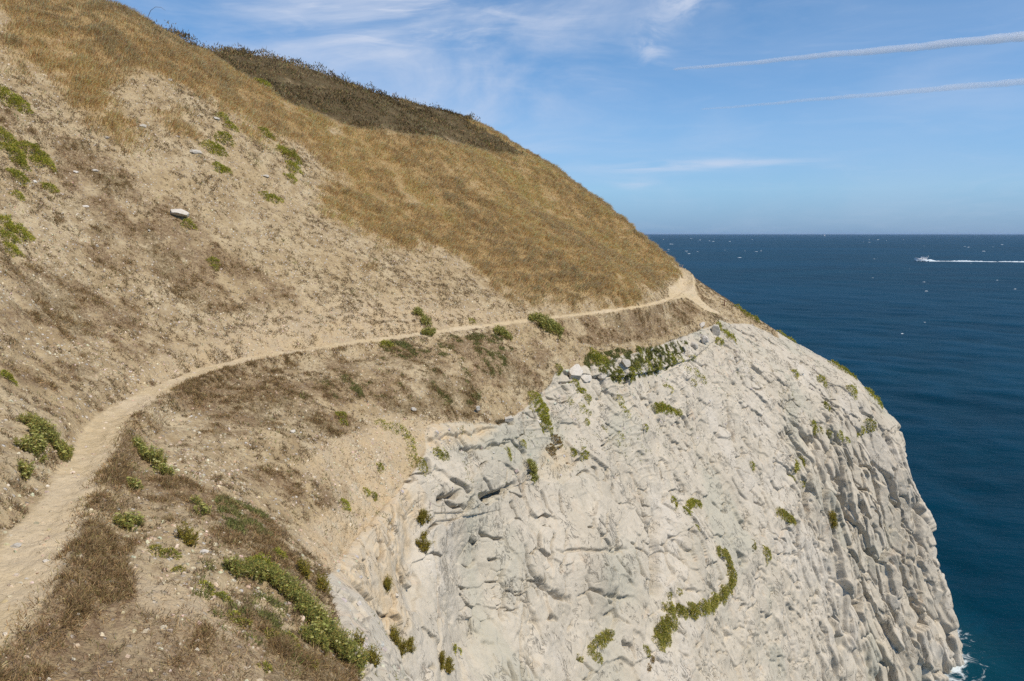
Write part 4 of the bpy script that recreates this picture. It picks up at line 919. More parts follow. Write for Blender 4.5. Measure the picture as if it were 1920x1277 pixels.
# heather and scrub near the crest
n = 170000
p, nn, i, j = scatter(n, ch_ * (.15 + np.clip(.9 + 1.6 * cn2 + .9 * cn1, .02, 2.2)))
ln = (.08 + .12 * RNG.random(n)) * np.clip(1 + .9 * cn1[i, j] + .4 * cn2[i, j], .5, 2.0)
dr = UPV * .8 + nn * .3 + rnd_dir(n) * .9
tn = tones(n, [(.20, .135, .065), (.27, .185, .088), (.16, .135, .055), (.38, .26, .13), (.20, .19, .068)], .25, [.34, .26, .2, .12, .08])
tn = tn * (1 + .45 * np.clip(cell(fbm(P, 2.6, 3, 251))[i, j] * 1.5, -1, 1))[:, None]
lumps = np.clip(cell(fbm(P, 1.3, 3, 257))[i, j] - .05, 0, 1)[:, None]
o = blades('heather', p + (nn * .5 + UPV * .5) * (.10 * RNG.random((n, 1)) + .85 * lumps * RNG.random((n, 1)) ** .5), dr, ln, .028 + vd[i, j] * .0004, rnd_dir(n) * .25, tn, DRYLEAF)
tag(o, 'dark brown heather and scrub along the crest of the headland', 'heather', kind='stuff')
# matted dead herbs round the path and on the banks
def mat_of(name, n, dens, l0, l1, w0, wk, cols, pr, up=.45):
    p, nn, i, j = scatter(n, dens)
    ln = l0 + (l1 - l0) * RNG.random(n) ** 1.6
    dr = unit(rnd_dir(n) - 0 * nn) * .8 + nn * up + UPV * up * .5
    return blades(name, p - nn * .005, dr, ln, w0 + vd[i, j] * wk, rnd_dir(n) * .25 - nn * .12, tones(n, cols, .25, pr), DRYLEAF)
clump = np.clip(.25 + 1.5 * cn2 + .6 * cn1, 0, 2)
fine_c = np.clip(.2 + 2.2 * cell(fbm(P, .14, 2, 205)), 0, 2.2)
o = mat_of('dead_herb_mat', 210000, cb_ ** 1.5 * offp * (.04 + clump * (.15 + fine_c)) * np.clip(14 / vd, .12, 1.25) ** 1.3, .03, .15, .003, .00028,
           [(.20, .128, .058), (.32, .21, .10), (.50, .35, .175), (.66, .49, .26), (.30, .25, .095), (.32, .235, .13)], [.30, .26, .19, .11, .08, .06])
tag(o, 'brown mat of dead herbs on both sides of the footpath', 'dead herbs', kind='stuff')
# thin scattered tufts that stipple the bare scree
scree = (1 - cg) * (1 - cb_) * (1 - ch_) * offp * (1 - crock) * (cT > 2.2) * (cT < 7.6)
tuft = np.clip(cell(fbm(P, .17, 4, 211, .7)) * .8 + .30 * cn1 + .02, 0, 1) * (1 - .85 * sstep(.2, .5, cell(Z['sand']) * (cT > 5.6)))
o = mat_of('withered_tufts', 230000, scree * tuft * np.clip(22 / vd, .3, 1.5), .03, .12, .004, .00034,
           [(.20, .14, .08), (.30, .205, .115), (.21, .185, .08), (.40, .29, .165)], [.32, .3, .2, .18], .6)
tag(o, 'small withered tufts dotted over the bare scree', 'dry tufts', kind='stuff')
# sparse green seedlings
gsp = (cgr * 1.6 + .10 * np.clip(cell(fbm(P, 1.1, 3, 221)) - .30, 0, 1) * (cT > 2.6) * (cT < 7.8) * (1 - cg * .7)) * np.clip(cell(fbm(P, .25, 2, 225)) + .15, 0, 1) * offp
o = mat_of('green_seedlings', 60000, gsp, .04, .13, .008, .0004, [(.21, .23, .07), (.27, .27, .09), (.17, .17, .055), (.32, .28, .11)], [.35, .3, .2, .15], .7)
tag(o, 'thin low green growth scattered over the slope', 'ground cover', kind='stuff')
# bristles along the outer lip of the path
lip = np.exp(-((cell(dxy - hw) - .2) / .22) ** 2) * np.interp(cS, [1.5, 1.6, 3.3, 3.8, 5.4, 6.3, 13], [0, 1, 1, .35, .35, 0, 0]) * (1 - crock)
o = mat_of('path_edge_grass', 24000, lip * (.08 + clump * fine_c), .04, .15, .004, .00030, [(.24, .16, .08), (.38, .26, .13), (.52, .37, .19), (.30, .25, .10)], [.35, .3, .2, .15], .7)
tag(o, 'dry grass fringe along the lower edge of the footpath', 'grass', kind='stuff')
# loose stones
def pebbles(name, n, dens, s0, s1, pw, cols):
    p, nn, i, j = scatter(n, dens)
    sz = s0 + (s1 - s0) * RNG.random(n) ** pw
    sz = np.maximum(sz, vd[i, j] * .0004)
    cube = np.array([[-1, -1, -1], [1, -1, -1], [1, 1, -1], [-1, 1, -1], [-1, -1, 1], [1, -1, 1], [1, 1, 1], [-1, 1, 1]], float)
    L = cube[None] * (1 + RNG.normal(0, .28, (n, 8, 3))) * np.array([1, .75, .42]) * .5
    L[:, 4:, :2] *= .62
    xa = unit(np.cross(nn, rnd_dir(n))); ya = np.cross(nn, xa)
    W = (L[..., 0:1] * xa[:, None] + L[..., 1:2] * ya[:, None] + (L[..., 2:3] + .12) * nn[:, None]) * sz[:, None, None] + p[:, None]
    fc = np.array([[0, 3, 2, 1], [4, 5, 6, 7], [0, 1, 5, 4], [1, 2, 6, 5], [2, 3, 7, 6], [3, 0, 4, 7]])
    q = (np.arange(n)[:, None, None] * 8 + fc[None]).reshape(-1)
    t = np.repeat(np.concatenate([tones(n, cols, .12), np.ones((n, 1))], 1), 8, 0)
    return mesh_np(name, W.reshape(-1, 3), q, np.arange(n * 6) * 4, STONEM, (('tone', t),), smooth=False)
def stone_material():
    m, nt = mat('loose_stone'); g = G(nt)
    a = g.n('ShaderNodeAttribute', _attribute_name='tone'); tc = g.n('ShaderNodeTexCoord')
    f = g.noise(tc.outputs['Object'], 14, 5, .65)
    c = g.mix(g.mapr(f, .45, .75, 0, .6), a.outputs['Color'], (.32, .28, .21))
    b = g.n('ShaderNodeBump', Strength=.8, Distance=.03); g.l(f, b.inputs['Height'])
    bs = g.n('ShaderNodeBsdfPrincipled', Roughness=.9); bs.inputs['Specular IOR Level'].default_value = .15
    g.l(c, bs.inputs['Base Color']); g.l(b.outputs[0], bs.inputs['Normal'])
    o = g.n('ShaderNodeOutputMaterial'); g.l(bs.outputs[0], o.inputs[0])
    return m
STONEM = stone_material()
talus = scree * (.25 + np.clip(cell(fbm(P, 1.6, 3, 231)) + .25, 0, 1)) * np.clip(25 / vd, .5, 1.0)
o = pebbles('gravel', 62000, (talus + .12 * cb_ * offp + .22 * cpath) * (1 - crock), .010, .075, 4.6, [(.66, .57, .43), (.62, .52, .38), (.52, .43, .30), (.54, .41, .27), (.36, .29, .20), (.68, .59, .46)])
tag(o, 'loose pale chips of stone strewn over the slope', 'gravel', kind='stuff')
uprock = crock * sstep(8.2, 6.6, cT) * (.15 + np.clip(cell(fbm(P, 1.2, 3, 235)), 0, 1)) * (1 - cell(rib2))
o = pebbles('rock_chips', 5000, uprock, .02, .13, 4.0, [(.52, .49, .43), (.46, .43, .37), (.56, .53, .47)])
tag(o, 'loose chips of limestone resting on the bare rock', 'stone chips', kind='stuff')
# ---------------------------------------------------------------- plants, each a thing of its own
def surf_at(s, t):
    p = surf(s, t, Pd); nn = surf(s, t, NRM); return p, nn / np.linalg.norm(nn)
def disc(c, nn, r, n, snap=True):
    """points over a disc on the ground round c, snapped to the relief"""
    xa = np.cross(nn, [0.3, .2, .9]); xa /= np.linalg.norm(xa); ya = np.cross(nn, xa)
    a = RNG.random(n) * 6.283; q = np.sqrt(RNG.random(n)) * r * (1 + .25 * np.sin(a * 3 + RNG.random() * 6) + .15 * np.sin(a * 5 + RNG.random() * 6))
    pts = c + np.cos(a)[:, None] * q[:, None] * xa + np.sin(a)[:, None] * q[:, None] * ya
    return pts, q / r
def local_patch(s, t, r):
    i = int(np.interp(s, sp, np.arange(NS))); j = int(np.interp(t, tp, np.arange(NT)))
    k = 26
    sl = (slice(max(0, i - k), i + k), slice(max(0, j - k), j + k))
    return Pd[sl].reshape(-1, 3), NRM[sl].reshape(-1, 3)
def snap_to(pts, patch):
    out = np.empty_like(pts); nn = np.empty_like(pts)
    for k in range(0, len(pts), 400):
        d2 = ((pts[k:k + 400, None] - patch[0][None]) ** 2).sum(-1)
        m = d2.argmin(1); q = patch[0][m]; w = patch[1][m]
        h = ((q - pts[k:k + 400]) * w).sum(-1, keepdims=True)
        out[k:k + 400] = pts[k:k + 400] + w * h; nn[k:k + 400] = w
    return out, nn
def foliage(name, base, dirn, length, width, tone, sb, sd, sl, material):
    """leaves and the stems that carry them as one plant body"""
    n = len(base); dirn = unit(dirn)
    side = unit(np.cross(dirn, rnd_dir(n))); fold = np.cross(side, dirn)
    m = base + dirn * (length * .5)[:, None] + fold * (width * .18)[:, None]
    tip = base + dirn * length[:, None] - np.array([0, 0, .12]) * length[:, None]
    V = np.stack([base, m - side * (width * .5)[:, None], tip, m + side * (width * .5)[:, None], base + dirn * (length * .52)[:, None] - fold * (width * .1)[:, None]], 1).reshape(-1, 3)
    k = np.arange(n) * 5
    l1 = np.stack([k, k + 4, k + 2, k + 1, k, k + 3, k + 2, k + 4], 1).ravel(); s1 = np.arange(n * 2) * 4
    t1 = np.repeat(np.concatenate([tone, np.ones((n, 1))], 1), 5, 0)
    q = len(sb); sd = unit(sd); xs = unit(np.cross(sd, rnd_dir(q))); ys = np.cross(sd, xs); w = .007
    ring = [sb + xs * w, sb - xs * w * .5 + ys * w * .87, sb - xs * w * .5 - ys * w * .87]
    tip2 = sb + sd * sl[:, None]
    V2 = np.stack(ring + [tip2], 1).reshape(-1, 3); k2 = np.arange(q) * 4 + len(V)
    l2 = np.stack([k2, k2 + 1, k2 + 3, k2 + 1, k2 + 2, k2 + 3, k2 + 2, k2, k2 + 3], 1).ravel(); s2 = np.arange(q * 3) * 3 + len(l1)
    t2 = np.repeat(np.concatenate([tones(q, [(.20, .16, .075), (.16, .17, .07), (.24, .15, .085)], .2), np.ones((q, 1))], 1), 4, 0)
    return mesh_np(name, np.concatenate([V, V2]), np.concatenate([l1, l2]), np.concatenate([s1, s2]), material, (('tone', np.concatenate([t1, t2])),), smooth=False)
def head_mesh(tone, seed):
    """umbel: a lumpy shallow dome of small florets"""
    rg = np.random.default_rng(seed); a = np.arange(9) / 9 * 6.283
    r1 = np.stack([np.cos(a), np.sin(a), -.12 + 0 * a], 1) * (1 + .18 * rg.normal(size=(9, 1)))
    r2 = np.stack([np.cos(a + .3) * .58, np.sin(a + .3) * .58, .22 + .08 * rg.normal(size=9)], 1)
    V = np.concatenate([r1, r2, [[0, 0, .38]]]); i = np.arange(9); n = (i + 1) % 9
    L = np.concatenate([np.stack([i, n, n + 9, i + 9], 1).ravel(), np.stack([i + 9, n + 9, 18 + 0 * i], 1).ravel()])
    st = np.concatenate([i * 4, 36 + i * 3])
    o = mesh_np('flower_head', V, L, st, LEAF, (('tone', np.tile([*tone, 1], (19, 1))),), smooth=False)
    me = o.data; bpy.data.objects.remove(o); return me
HEADS = [head_mesh(c, k) for k, c in enumerate([(.56, .54, .17), (.47, .49, .15), (.60, .56, .24), (.40, .42, .14)])]
GREENS = {'samphire': [(0.353, 0.372, 0.095), (0.458, 0.455, 0.128), (0.246, 0.274, 0.076), (0.529, 0.425, 0.123)], 'mat': [(0.353, 0.356, 0.066), (0.474, 0.439, 0.095), (0.228, 0.243, 0.047), (0.582, 0.486, 0.132)], 'shrub': [(0.353, 0.372, 0.057), (0.493, 0.486, 0.081), (0.228, 0.251, 0.043), (0.582, 0.5, 0.104)], 'spike': [(0.3, 0.264, 0.043), (0.422, 0.342, 0.066), (0.195, 0.181, 0.034), (0.544, 0.408, 0.066)], 'dry': [(0.327, 0.215, 0.081), (0.427, 0.291, 0.113), (0.238, 0.151, 0.066), (0.277, 0.239, 0.066)]}
NAMES = {'samphire': ('samphire_plant', 'plant', 'samphire plants on the banks'), 'mat': ('cushion_plant', 'plant', 'cushion plants on rock and sand'),
         'shrub': ('leafy_plant', 'plant', 'leafy plants on the cliff and slope'), 'spike': ('upright_plant', 'plant', 'upright bushy plants on banks and rock'),
         'dry': ('dry_plant', 'plant', 'withered plants on the rock')}
def make_plant(style, label, blobs):
    s0, t0, r0 = blobs[len(blobs) // 2]
    c0, n0 = surf_at(s0, t0)
    nm, cat, grp = NAMES[style]
    if len(blobs) >= 3 and (style == 'mat' or 'arch' in label or 'line of' in label):                                    # close the gaps along a trailing plant
        nb_ = [blobs[0]]
        for a, c in zip(blobs, blobs[1:]):
            gap = np.linalg.norm(surf(a[0], a[1]) - surf(c[0], c[1]))
            if .7 * (a[2] + c[2]) < gap < 4.0 * (a[2] + c[2]):
                m = int(gap / (.55 * (a[2] + c[2])))
                for q in range(1, m + 1):
                    f = q / (m + 1); nb_.append(tuple(a[k] * (1 - f) + c[k] * f + (RNG.normal(0, .004) if k < 2 else -.1 * a[2]) for k in range(3)))
            nb_.append(c)
        blobs = nb_
    B, Dn, Ln, Wd, Tn = [], [], [], [], []
    HC, HR, HN = [], [], []
    SB, SD, SL = [], [], []
    for s, t, r in blobs:
        r = r * (1.4 if 'drift' in label else 1.12)
        if style == 'mat' and len(blobs) > 6: r *= RNG.uniform(.6, 1.3)
        c, nn = surf_at(s, t); dist = np.linalg.norm(c - np.array([0, 0, Z0]))
        patch = local_patch(s, t, r)
        lw = max(.022, dist * .00105)                       # leaf width grows a little with the plant's kind of place
        if style in ('shrub', 'mat', 'dry'):
            n = int(np.clip(3.0 * r * r / (lw * lw * 1.1) * 2.3, 50, 1200))
            pts, q = disc(c, nn, r, n); pts, pn = snap_to(pts, patch)
            if 'thicket' in label or 'olive strip' in label or 'straggling' in label or 'scattered' in label or 'ladder' in label: n = int(n * .38); r *= .8; pts, pn, q = pts[:n], pn[:n], q[:n]
            hgt = r * ({'shrub': .55, 'mat': .38, 'dry': .6}[style]) * (1 - q * q * .8) * (.45 + .75 * RNG.random(n))
            lump = .75 + .5 * (vnoise(pts[:, 0] / (r * .45), pts[:, 1] / (r * .45), pts[:, 2] / (r * .45), 9) + .1)
            upv = unit(pn * .7 + UPV * .5)
            pts = pts + upv * (hgt * lump)[:, None]
            out_ = unit(pts - (c - nn * r * .5))
            B.append(pts); Dn.append(out_ + rnd_dir(n) * .75); Ln.append(lw * (1.4 + 1.3 * RNG.random(n))); Wd.append(lw * (.55 + .4 * RNG.random(n)))
            tt = tones(n, GREENS[style], .2); tt *= (.85 + .25 * RNG.random())
            Tn.append(tt)
            k = max(3, int(n * .03)); sel = RNG.choice(n, k)
            base = pts[sel] - upv[sel] * (hgt * lump)[sel][:, None]
            SB.append(base); SD.append(pts[sel] - base + rnd_dir(k) * .02); SL.append(np.linalg.norm(pts[sel] - base, axis=1) + .01)
            if style == 'mat':                              # pale tips flecking the cushion
                m = RNG.random(n) < .07
                Tn[-1][m] = tones(int(m.sum()), [(.48, .45, .18), (.55, .50, .24)], .1)
        else:                                               # stems with ascending leaves, and a head on top
            k = int(np.clip(r * r * 3.1 / (lw * lw * 2.2), 12, 220))
            pts, q = disc(c, nn, r * .85, k); pts, pn = snap_to(pts, patch)
            H = (.55 * r + .12) * (1 - .4 * q) * (.6 + .7 * RNG.random(k))
            H = np.minimum(H, .42)
            if style == 'spike': H *= 1.35
            d = unit(UPV * .9 + pn * .35 + unit(pts - c + 1e-6) * .35 * q[:, None] + rnd_dir(k) * .22)
            SB.append(pts); SD.append(d); SL.append(H)
            per = 12 if style == 'samphire' else 15
            f = RNG.random((k, per)) ** .8
            bp = pts[:, None] + d[:, None] * (H[:, None] * f)[..., None]
            n = k * per
            bp = bp.reshape(-1, 3); dd = np.repeat(d, per, 0)
            B.append(bp); Dn.append(dd * .75 + rnd_dir(n) * .85); Ln.append(lw * (1.6 + 1.4 * RNG.random(n))); Wd.append(lw * (.38 + .25 * RNG.random(n)))
            tt = tones(n, GREENS[style], .18)
            if style == 'spike':
                y = (f.ravel() > .72)[:, None]; tt = np.where(y, tt * .4 + np.array([.27, .24, .05]) * .7, tt)
            Tn.append(tt)
            if style == 'samphire':
                sel = np.where(RNG.random(k) < (.07 if 'drift' in label else .26))[0]
                HC.append(pts[sel] + d[sel] * H[sel][:, None] * 1.06); HR.append(np.maximum(.02, lw * .75) * (.8 + .6 * RNG.random(len(sel)))); HN.append(d[sel] + UPV * .5)
    cat_ = lambda L: np.concatenate(L, 0)
    o = foliage(nm, cat_(B) - c0, cat_(Dn), cat_(Ln), cat_(Wd), cat_(Tn), cat_(SB) - c0, cat_(SD), cat_(SL), DRYLEAF if style == 'dry' else LEAF)
    o.location = Vector(c0); tag(o, label, cat, grp)
    if HC and len(cat_(HC)):
        hc, hr, hn = cat_(HC), cat_(HR), cat_(HN)
        sel = np.argsort(np.linalg.norm(hc - np.array([0, 0, Z0]), axis=1))[:95]
        for k in sel:
            h = bpy.data.objects.new('flower_head', HEADS[int(RNG.integers(len(HEADS)))]); COL.objects.link(h); h.parent = o
            h.location = Vector(hc[k] - c0); h.scale = (hr[k],) * 3
            h.rotation_mode = 'QUATERNION'; h.rotation_quaternion = Vector(hn[k]).to_track_quat('Z', 'X')
for st, lab, bl in PLANTS: make_plant(st, lab, bl)
# ---------------------------------------------------------------- loose stones and blocks, each its own mesh
import bmesh
def stone_mesh(size, flat, seed, blocky):
    rg = np.random.default_rng(seed)
    bm = bmesh.new(); bmesh.ops.create_icosphere(bm, subdivisions=4, radius=1.0)
    V = np.array([v.co[:] for v in bm.verts])
    for k in range(30 if not blocky else 20):               # cleave with random planes
        d = rg.normal(size=3); d /= np.linalg.norm(d); h = rg.uniform(.38, .72) if not blocky else rg.uniform(.52, .8)
        ex = np.maximum((V @ d) - h, 0); V = V - ex[:, None] * d
    ax = np.array([1, rg.uniform(.55, .85), max(.3, flat)]) * .56
    if flat > 1: ax = np.array([.8, .62, flat * .9]) * .56
    V = V * ax * size
    nz_ = fbm(V / size + seed, .8, 4, seed) * .06 + fbm(V / size + seed, .22, 3, seed + 1) * .022
    V = V * (1 + nz_[:, None])
    for v, co_ in zip(bm.verts, V): v.co = co_
    me = bpy.data.meshes.new('stone'); bm.to_mesh(me); bm.free()
    return me
def plain_stone(name, base, dark):
    m, nt = mat(name); g = G(nt)
    tc = g.n('ShaderNodeTexCoord'); ob = tc.outputs['Object']
    f = g.noise(ob, 3.5, 6, .65, .4); f2 = g.noise(ob, 22, 4, .7); ly = g.noise(g.mapping(ob, (1, 1, 7)), 2.0, 4, .6)
    c = g.mix(g.mapr(f, .4, .7), base, dark); c = g.mix(g.mapr(f2, .5, .75, 0, .6), c, tuple(x * .6 for x in dark))
    c = g.mix(g.mapr(ly, .58, .68, 0, .35), c, tuple(x * .7 for x in dark))
    b = g.n('ShaderNodeBump', Strength=1.0, Distance=.05)
    g.l(g.math('ADD', f, g.math('ADD', g.math('MULTIPLY', f2, .35), g.math('MULTIPLY', ly, .5))), b.inputs['Height'])
    bs = g.n('ShaderNodeBsdfPrincipled', Roughness=.9); bs.inputs['Specular IOR Level'].default_value = .15
    g.l(c, bs.inputs['Base Color']); g.l(b.outputs[0], bs.inputs['Normal'])
    o = g.n('ShaderNodeOutputMaterial'); g.l(bs.outputs[0], o.inputs[0]); return m
SM = [plain_stone('white_limestone', (.66, .61, .53), (.54, .48, .39)), plain_stone('grey_limestone', (.52, .48, .41), (.42, .38, .31)), plain_stone('warm_stone', (.46, .34, .24), (.36, .27, .19))]
for k, (lab, s, t, w, fl, tone) in enumerate(STONES):
    p, nn = surf_at(s, t)
    big = w > .55
    me = stone_mesh(w, fl, 900 + k, big)
    me.materials.append(SM[tone])
    nm = 'slab' if 'slab' in lab else ('block' if 'block' in lab else ('boulder' if 'boulder' in lab else 'stone'))
    o = bpy.data.objects.new(nm, me); COL.objects.link(o)
    up_ = Vector(nn) * .6 + Vector((0, 0, 1)) * (.6 if fl < 1 else 2.0)
    if 'folded strata' in lab: up_ = Vector((-.55, -.25, .8))
    q = up_.to_track_quat('Z', 'X')
    o.rotation_mode = 'QUATERNION'
    from mathutils import Quaternion
    o.rotation_quaternion = q @ Quaternion((0, 0, 1), random.uniform(-.4, .4) + (math.pi / 2 if fl < 1 else 0))
    o.location = Vector(p) + Vector(nn) * w * (.04 if fl < 1 else .3 * fl)
    tag(o, lab, nm, 'loose stones and blocks on the slope')
# ---------------------------------------------------------------- thin post on the cliff edge, bramble on the skyline
def tube(pts, radii, seg=8):
    pts = [Vector(p) for p in pts]; bm = bmesh.new(); rings = []
    for k, p in enumerate(pts):
        d = (pts[min(k + 1, len(pts) - 1)] - pts[max(k - 1, 0)]).normalized()
        a = d.orthogonal().normalized(); b = d.cross(a)
        rings.append([bm.verts.new(p + (a * math.cos(6.28319 * i / seg) + b * math.sin(6.28319 * i / seg)) * radii[k]) for i in range(seg)])
    for r1, r2 in zip(rings, rings[1:]):
        for i in range(seg): bm.faces.new((r1[i], r1[(i + 1) % seg], r2[(i + 1) % seg], r2[i]))
    bm.faces.new(rings[0][::-1]); bm.faces.new(rings[-1])
    bmesh.ops.recalc_face_normals(bm, faces=bm.faces)
    return bm
def from_bm(name, bm, m, parent=None, smooth=True):
    me = bpy.data.meshes.new(name); bm.to_mesh(me); bm.free(); me.materials.append(m)
    for f in me.polygons: f.use_smooth = smooth
    o = bpy.data.objects.new(name, me); COL.objects.link(o)
    if parent is not None: o.parent = parent
    return o
def plain(name, c, rough=.5, spec=.4, var=.15, scale=6):
    m, nt = mat(name); g = G(nt); tc = g.n('ShaderNodeTexCoord')
    f = g.noise(tc.outputs['Object'], scale, 4)
    cc = g.mix(g.mapr(f, .35, .7), c, tuple(x * (1 - var) for x in c))
    bs = g.n('ShaderNodeBsdfPrincipled', Roughness=rough); bs.inputs['Specular IOR Level'].default_value = spec
    g.l(cc, bs.inputs['Base Color']); o = g.n('ShaderNodeOutputMaterial'); g.l(bs.outputs[0], o.inputs[0]); return m
p, nn = surf_at(*POST)
bm = tube([(0, 0, -.15), (0, 0, .2), (.01, 0, .42), (.012, 0, .44)], [.035, .034, .032, .02])
o = from_bm('marker_post', bm, plain('reddish_wood', (.20, .07, .045), .8, .2, .4)); o.location = Vector(p)
tag(o, 'thin reddish marker post standing on the cliff edge against the sea', 'post')
p, nn = surf_at(*BRAMBLE)
bm = tube([(0, 0, -.2), (.06, 0, .3), (.22, 0, .62), (.48, 0, .80), (.78, 0, .78), (1.0, 0, .62)], [.014, .014, .012, .010, .008, .005], 6)
o = from_bm('bramble_stem', bm, plain('bramble_bark', (.16, .12, .08), .8, .2, .3)); o.location = Vector(p)
tag(o, 'thin bramble stem arching above the upper skyline against the sky', 'stem')
# ---------------------------------------------------------------- motor cruiser
WHITE = plain('white_gelcoat', (.80, .80, .79), .25, .5, .05); GLASS = plain('dark_glazing', (.02, .025, .03), .08, .6, .1); GREY = plain('grey_deck', (.45, .44, .42), .6, .3, .1)
STEEL = plain('polished_rail', (.6, .6, .6), .25, .6, .1); DARK = plain('antifoul', (.03, .035, .05), .5, .4, .1); SKIN = plain('canvas_cover', (.06, .08, .14), .8, .2, .2)
def loft(sections, caps=True):
    bm = bmesh.new(); R = [[bm.verts.new(v) for v in s] for s in sections]
    n = len(R[0])
    for a, b in zip(R, R[1:]):
        for i in range(n): bm.faces.new((a[i], a[(i + 1) % n], b[(i + 1) % n], b[i]))
    if caps: bm.faces.new(R[0][::-1]); bm.faces.new(R[-1])
    bmesh.ops.recalc_face_normals(bm, faces=bm.faces)
    return bm
def make_cruiser(loc, heading):
    root = empty('motor_cruiser', loc); root.rotation_euler = (0, math.radians(-4), heading); root.scale = (1.2, 1.2, 1.2)
    tag(root, 'white motor cruiser speeding across the open sea with a long foaming wake', 'boat')
    xs = [-6.6, -5, -2, 1, 3.5, 5.4, 6.6, 7.2]
    hw_ = [1.9, 2.05, 2.15, 2.1, 1.8, 1.15, .5, .06]; sh = [1.35, 1.38, 1.45, 1.6, 1.8, 2.0, 2.15, 2.22]; ke = [-.55, -.6, -.65, -.6, -.4, .1, .9, 1.7]
    secs = [[(x, -w, h), (x, -w * .97, h * .35), (x, -w * .80, .05 + max(k, 0) * .6), (x, 0, k), (x, w * .80, .05 + max(k, 0) * .6), (x, w * .97, h * .35), (x, w, h)] for x, w, h, k in zip(xs, hw_, sh, ke)]
    hull = from_bm('hull', loft(secs), WHITE, root, False)
    cab = from_bm('cabin', loft([[(x, -w, z0), (x, -w * .82, z1), (x, w * .82, z1), (x, w, z0)] for x, w, z0, z1 in ((-3.6, 1.75, 1.38, 3.05), (0, 1.75, 1.5, 3.1), (1.6, 1.6, 1.62, 2.9), (3.3, 1.25, 1.75, 1.95), (4.6, .7, 1.88, 1.98))]), WHITE, root, False)
    from_bm('windscreen', loft([[(1.55, -1.42, 2.15), (1.5, -1.28, 2.85), (1.5, 1.28, 2.85), (1.55, 1.42, 2.15)], [(2.95, -1.28, 2.12), (1.75, -1.2, 2.9), (1.75, 1.2, 2.9), (2.95, 1.28, 2.12)]]), GLASS, cab, False)
    for sgn in (-1, 1):
        from_bm('side_window', loft([[(-3.2, sgn * 1.60, 2.1), (-3.2, sgn * 1.52, 2.75), (-3.2, sgn * 1.40, 2.75), (-3.2, sgn * 1.5, 2.1)], [(1.2, sgn * 1.60, 2.15), (.8, sgn * 1.52, 2.75), (.8, sgn * 1.40, 2.75), (1.2, sgn * 1.5, 2.15)]]), GLASS, cab, False)
    fb = from_bm('flybridge', loft([[(x, -w, z0), (x, -w * 1.06, z1), (x, w * 1.06, z1), (x, w, z0)] for x, w, z0, z1 in ((-4.3, 1.5, 3.08, 3.65), (-1, 1.55, 3.12, 3.75), (.6, 1.35, 3.1, 3.85), (1.0, 1.2, 3.1, 3.4))]), WHITE, root, False)
    from_bm('helm_screen', loft([[(.2, -1.2, 3.8), (-.1, -1.1, 4.2), (-.1, 1.1, 4.2), (.2, 1.2, 3.8)], [(.26, -1.2, 3.8), (-.04, -1.1, 4.2), (-.04, 1.1, 4.2), (.26, 1.2, 3.8)]]), GLASS, fb, False)
    arch = from_bm('radar_arch', tube([(-4.2, -1.5, 3.6), (-4.6, -1.4, 4.5), (-4.8, -.8, 5.0), (-4.8, .8, 5.0), (-4.6, 1.4, 4.5), (-4.2, 1.5, 3.6)], [.14] * 6), WHITE, root)
    from_bm('aerial', tube([(-4.8, .5, 5.0), (-5.3, .5, 7.4)], [.03, .012], 6), STEEL, arch)
    from_bm('cockpit_deck', loft([[(-6.5, -1.7, 1.36), (-6.5, -1.7, 1.42), (-6.5, 1.7, 1.42), (-6.5, 1.7, 1.36)], [(-3.6, -1.7, 1.42), (-3.6, -1.7, 1.48), (-3.6, 1.7, 1.48), (-3.6, 1.7, 1.42)]]), GREY, root, False)
    for sgn in (-1, 1):
        from_bm('guard_rail', tube([(6.9, 0, 2.85), (5.4, sgn * 1.0, 2.7), (3.4, sgn * 1.65, 2.5), (1.4, sgn * 1.95, 2.3)], [.035] * 4, 6), STEEL, root)
    return root
BOAT = Vector((448, 874, .25)); HEAD = math.atan2(.06, -1.0)
make_cruiser(BOAT, HEAD)
FOAM = None
def foam_material():
    m, nt = mat('sea_foam'); g = G(nt); tc = g.n('ShaderNodeTexCoord')
    f = g.noise(tc.outputs['Object'], .7, 5, .7)
    c = g.mix(g.mapr(f, .35, .65), (.76, .82, .84), (.50, .61, .67))
    bs = g.n('ShaderNodeBsdfPrincipled', Roughness=.9); bs.inputs['Specular IOR Level'].default_value = .1
    g.l(c, bs.inputs['Base Color']); o = g.n('ShaderNodeOutputMaterial'); g.l(bs.outputs[0], o.inputs[0]); return m
FOAM = foam_material()
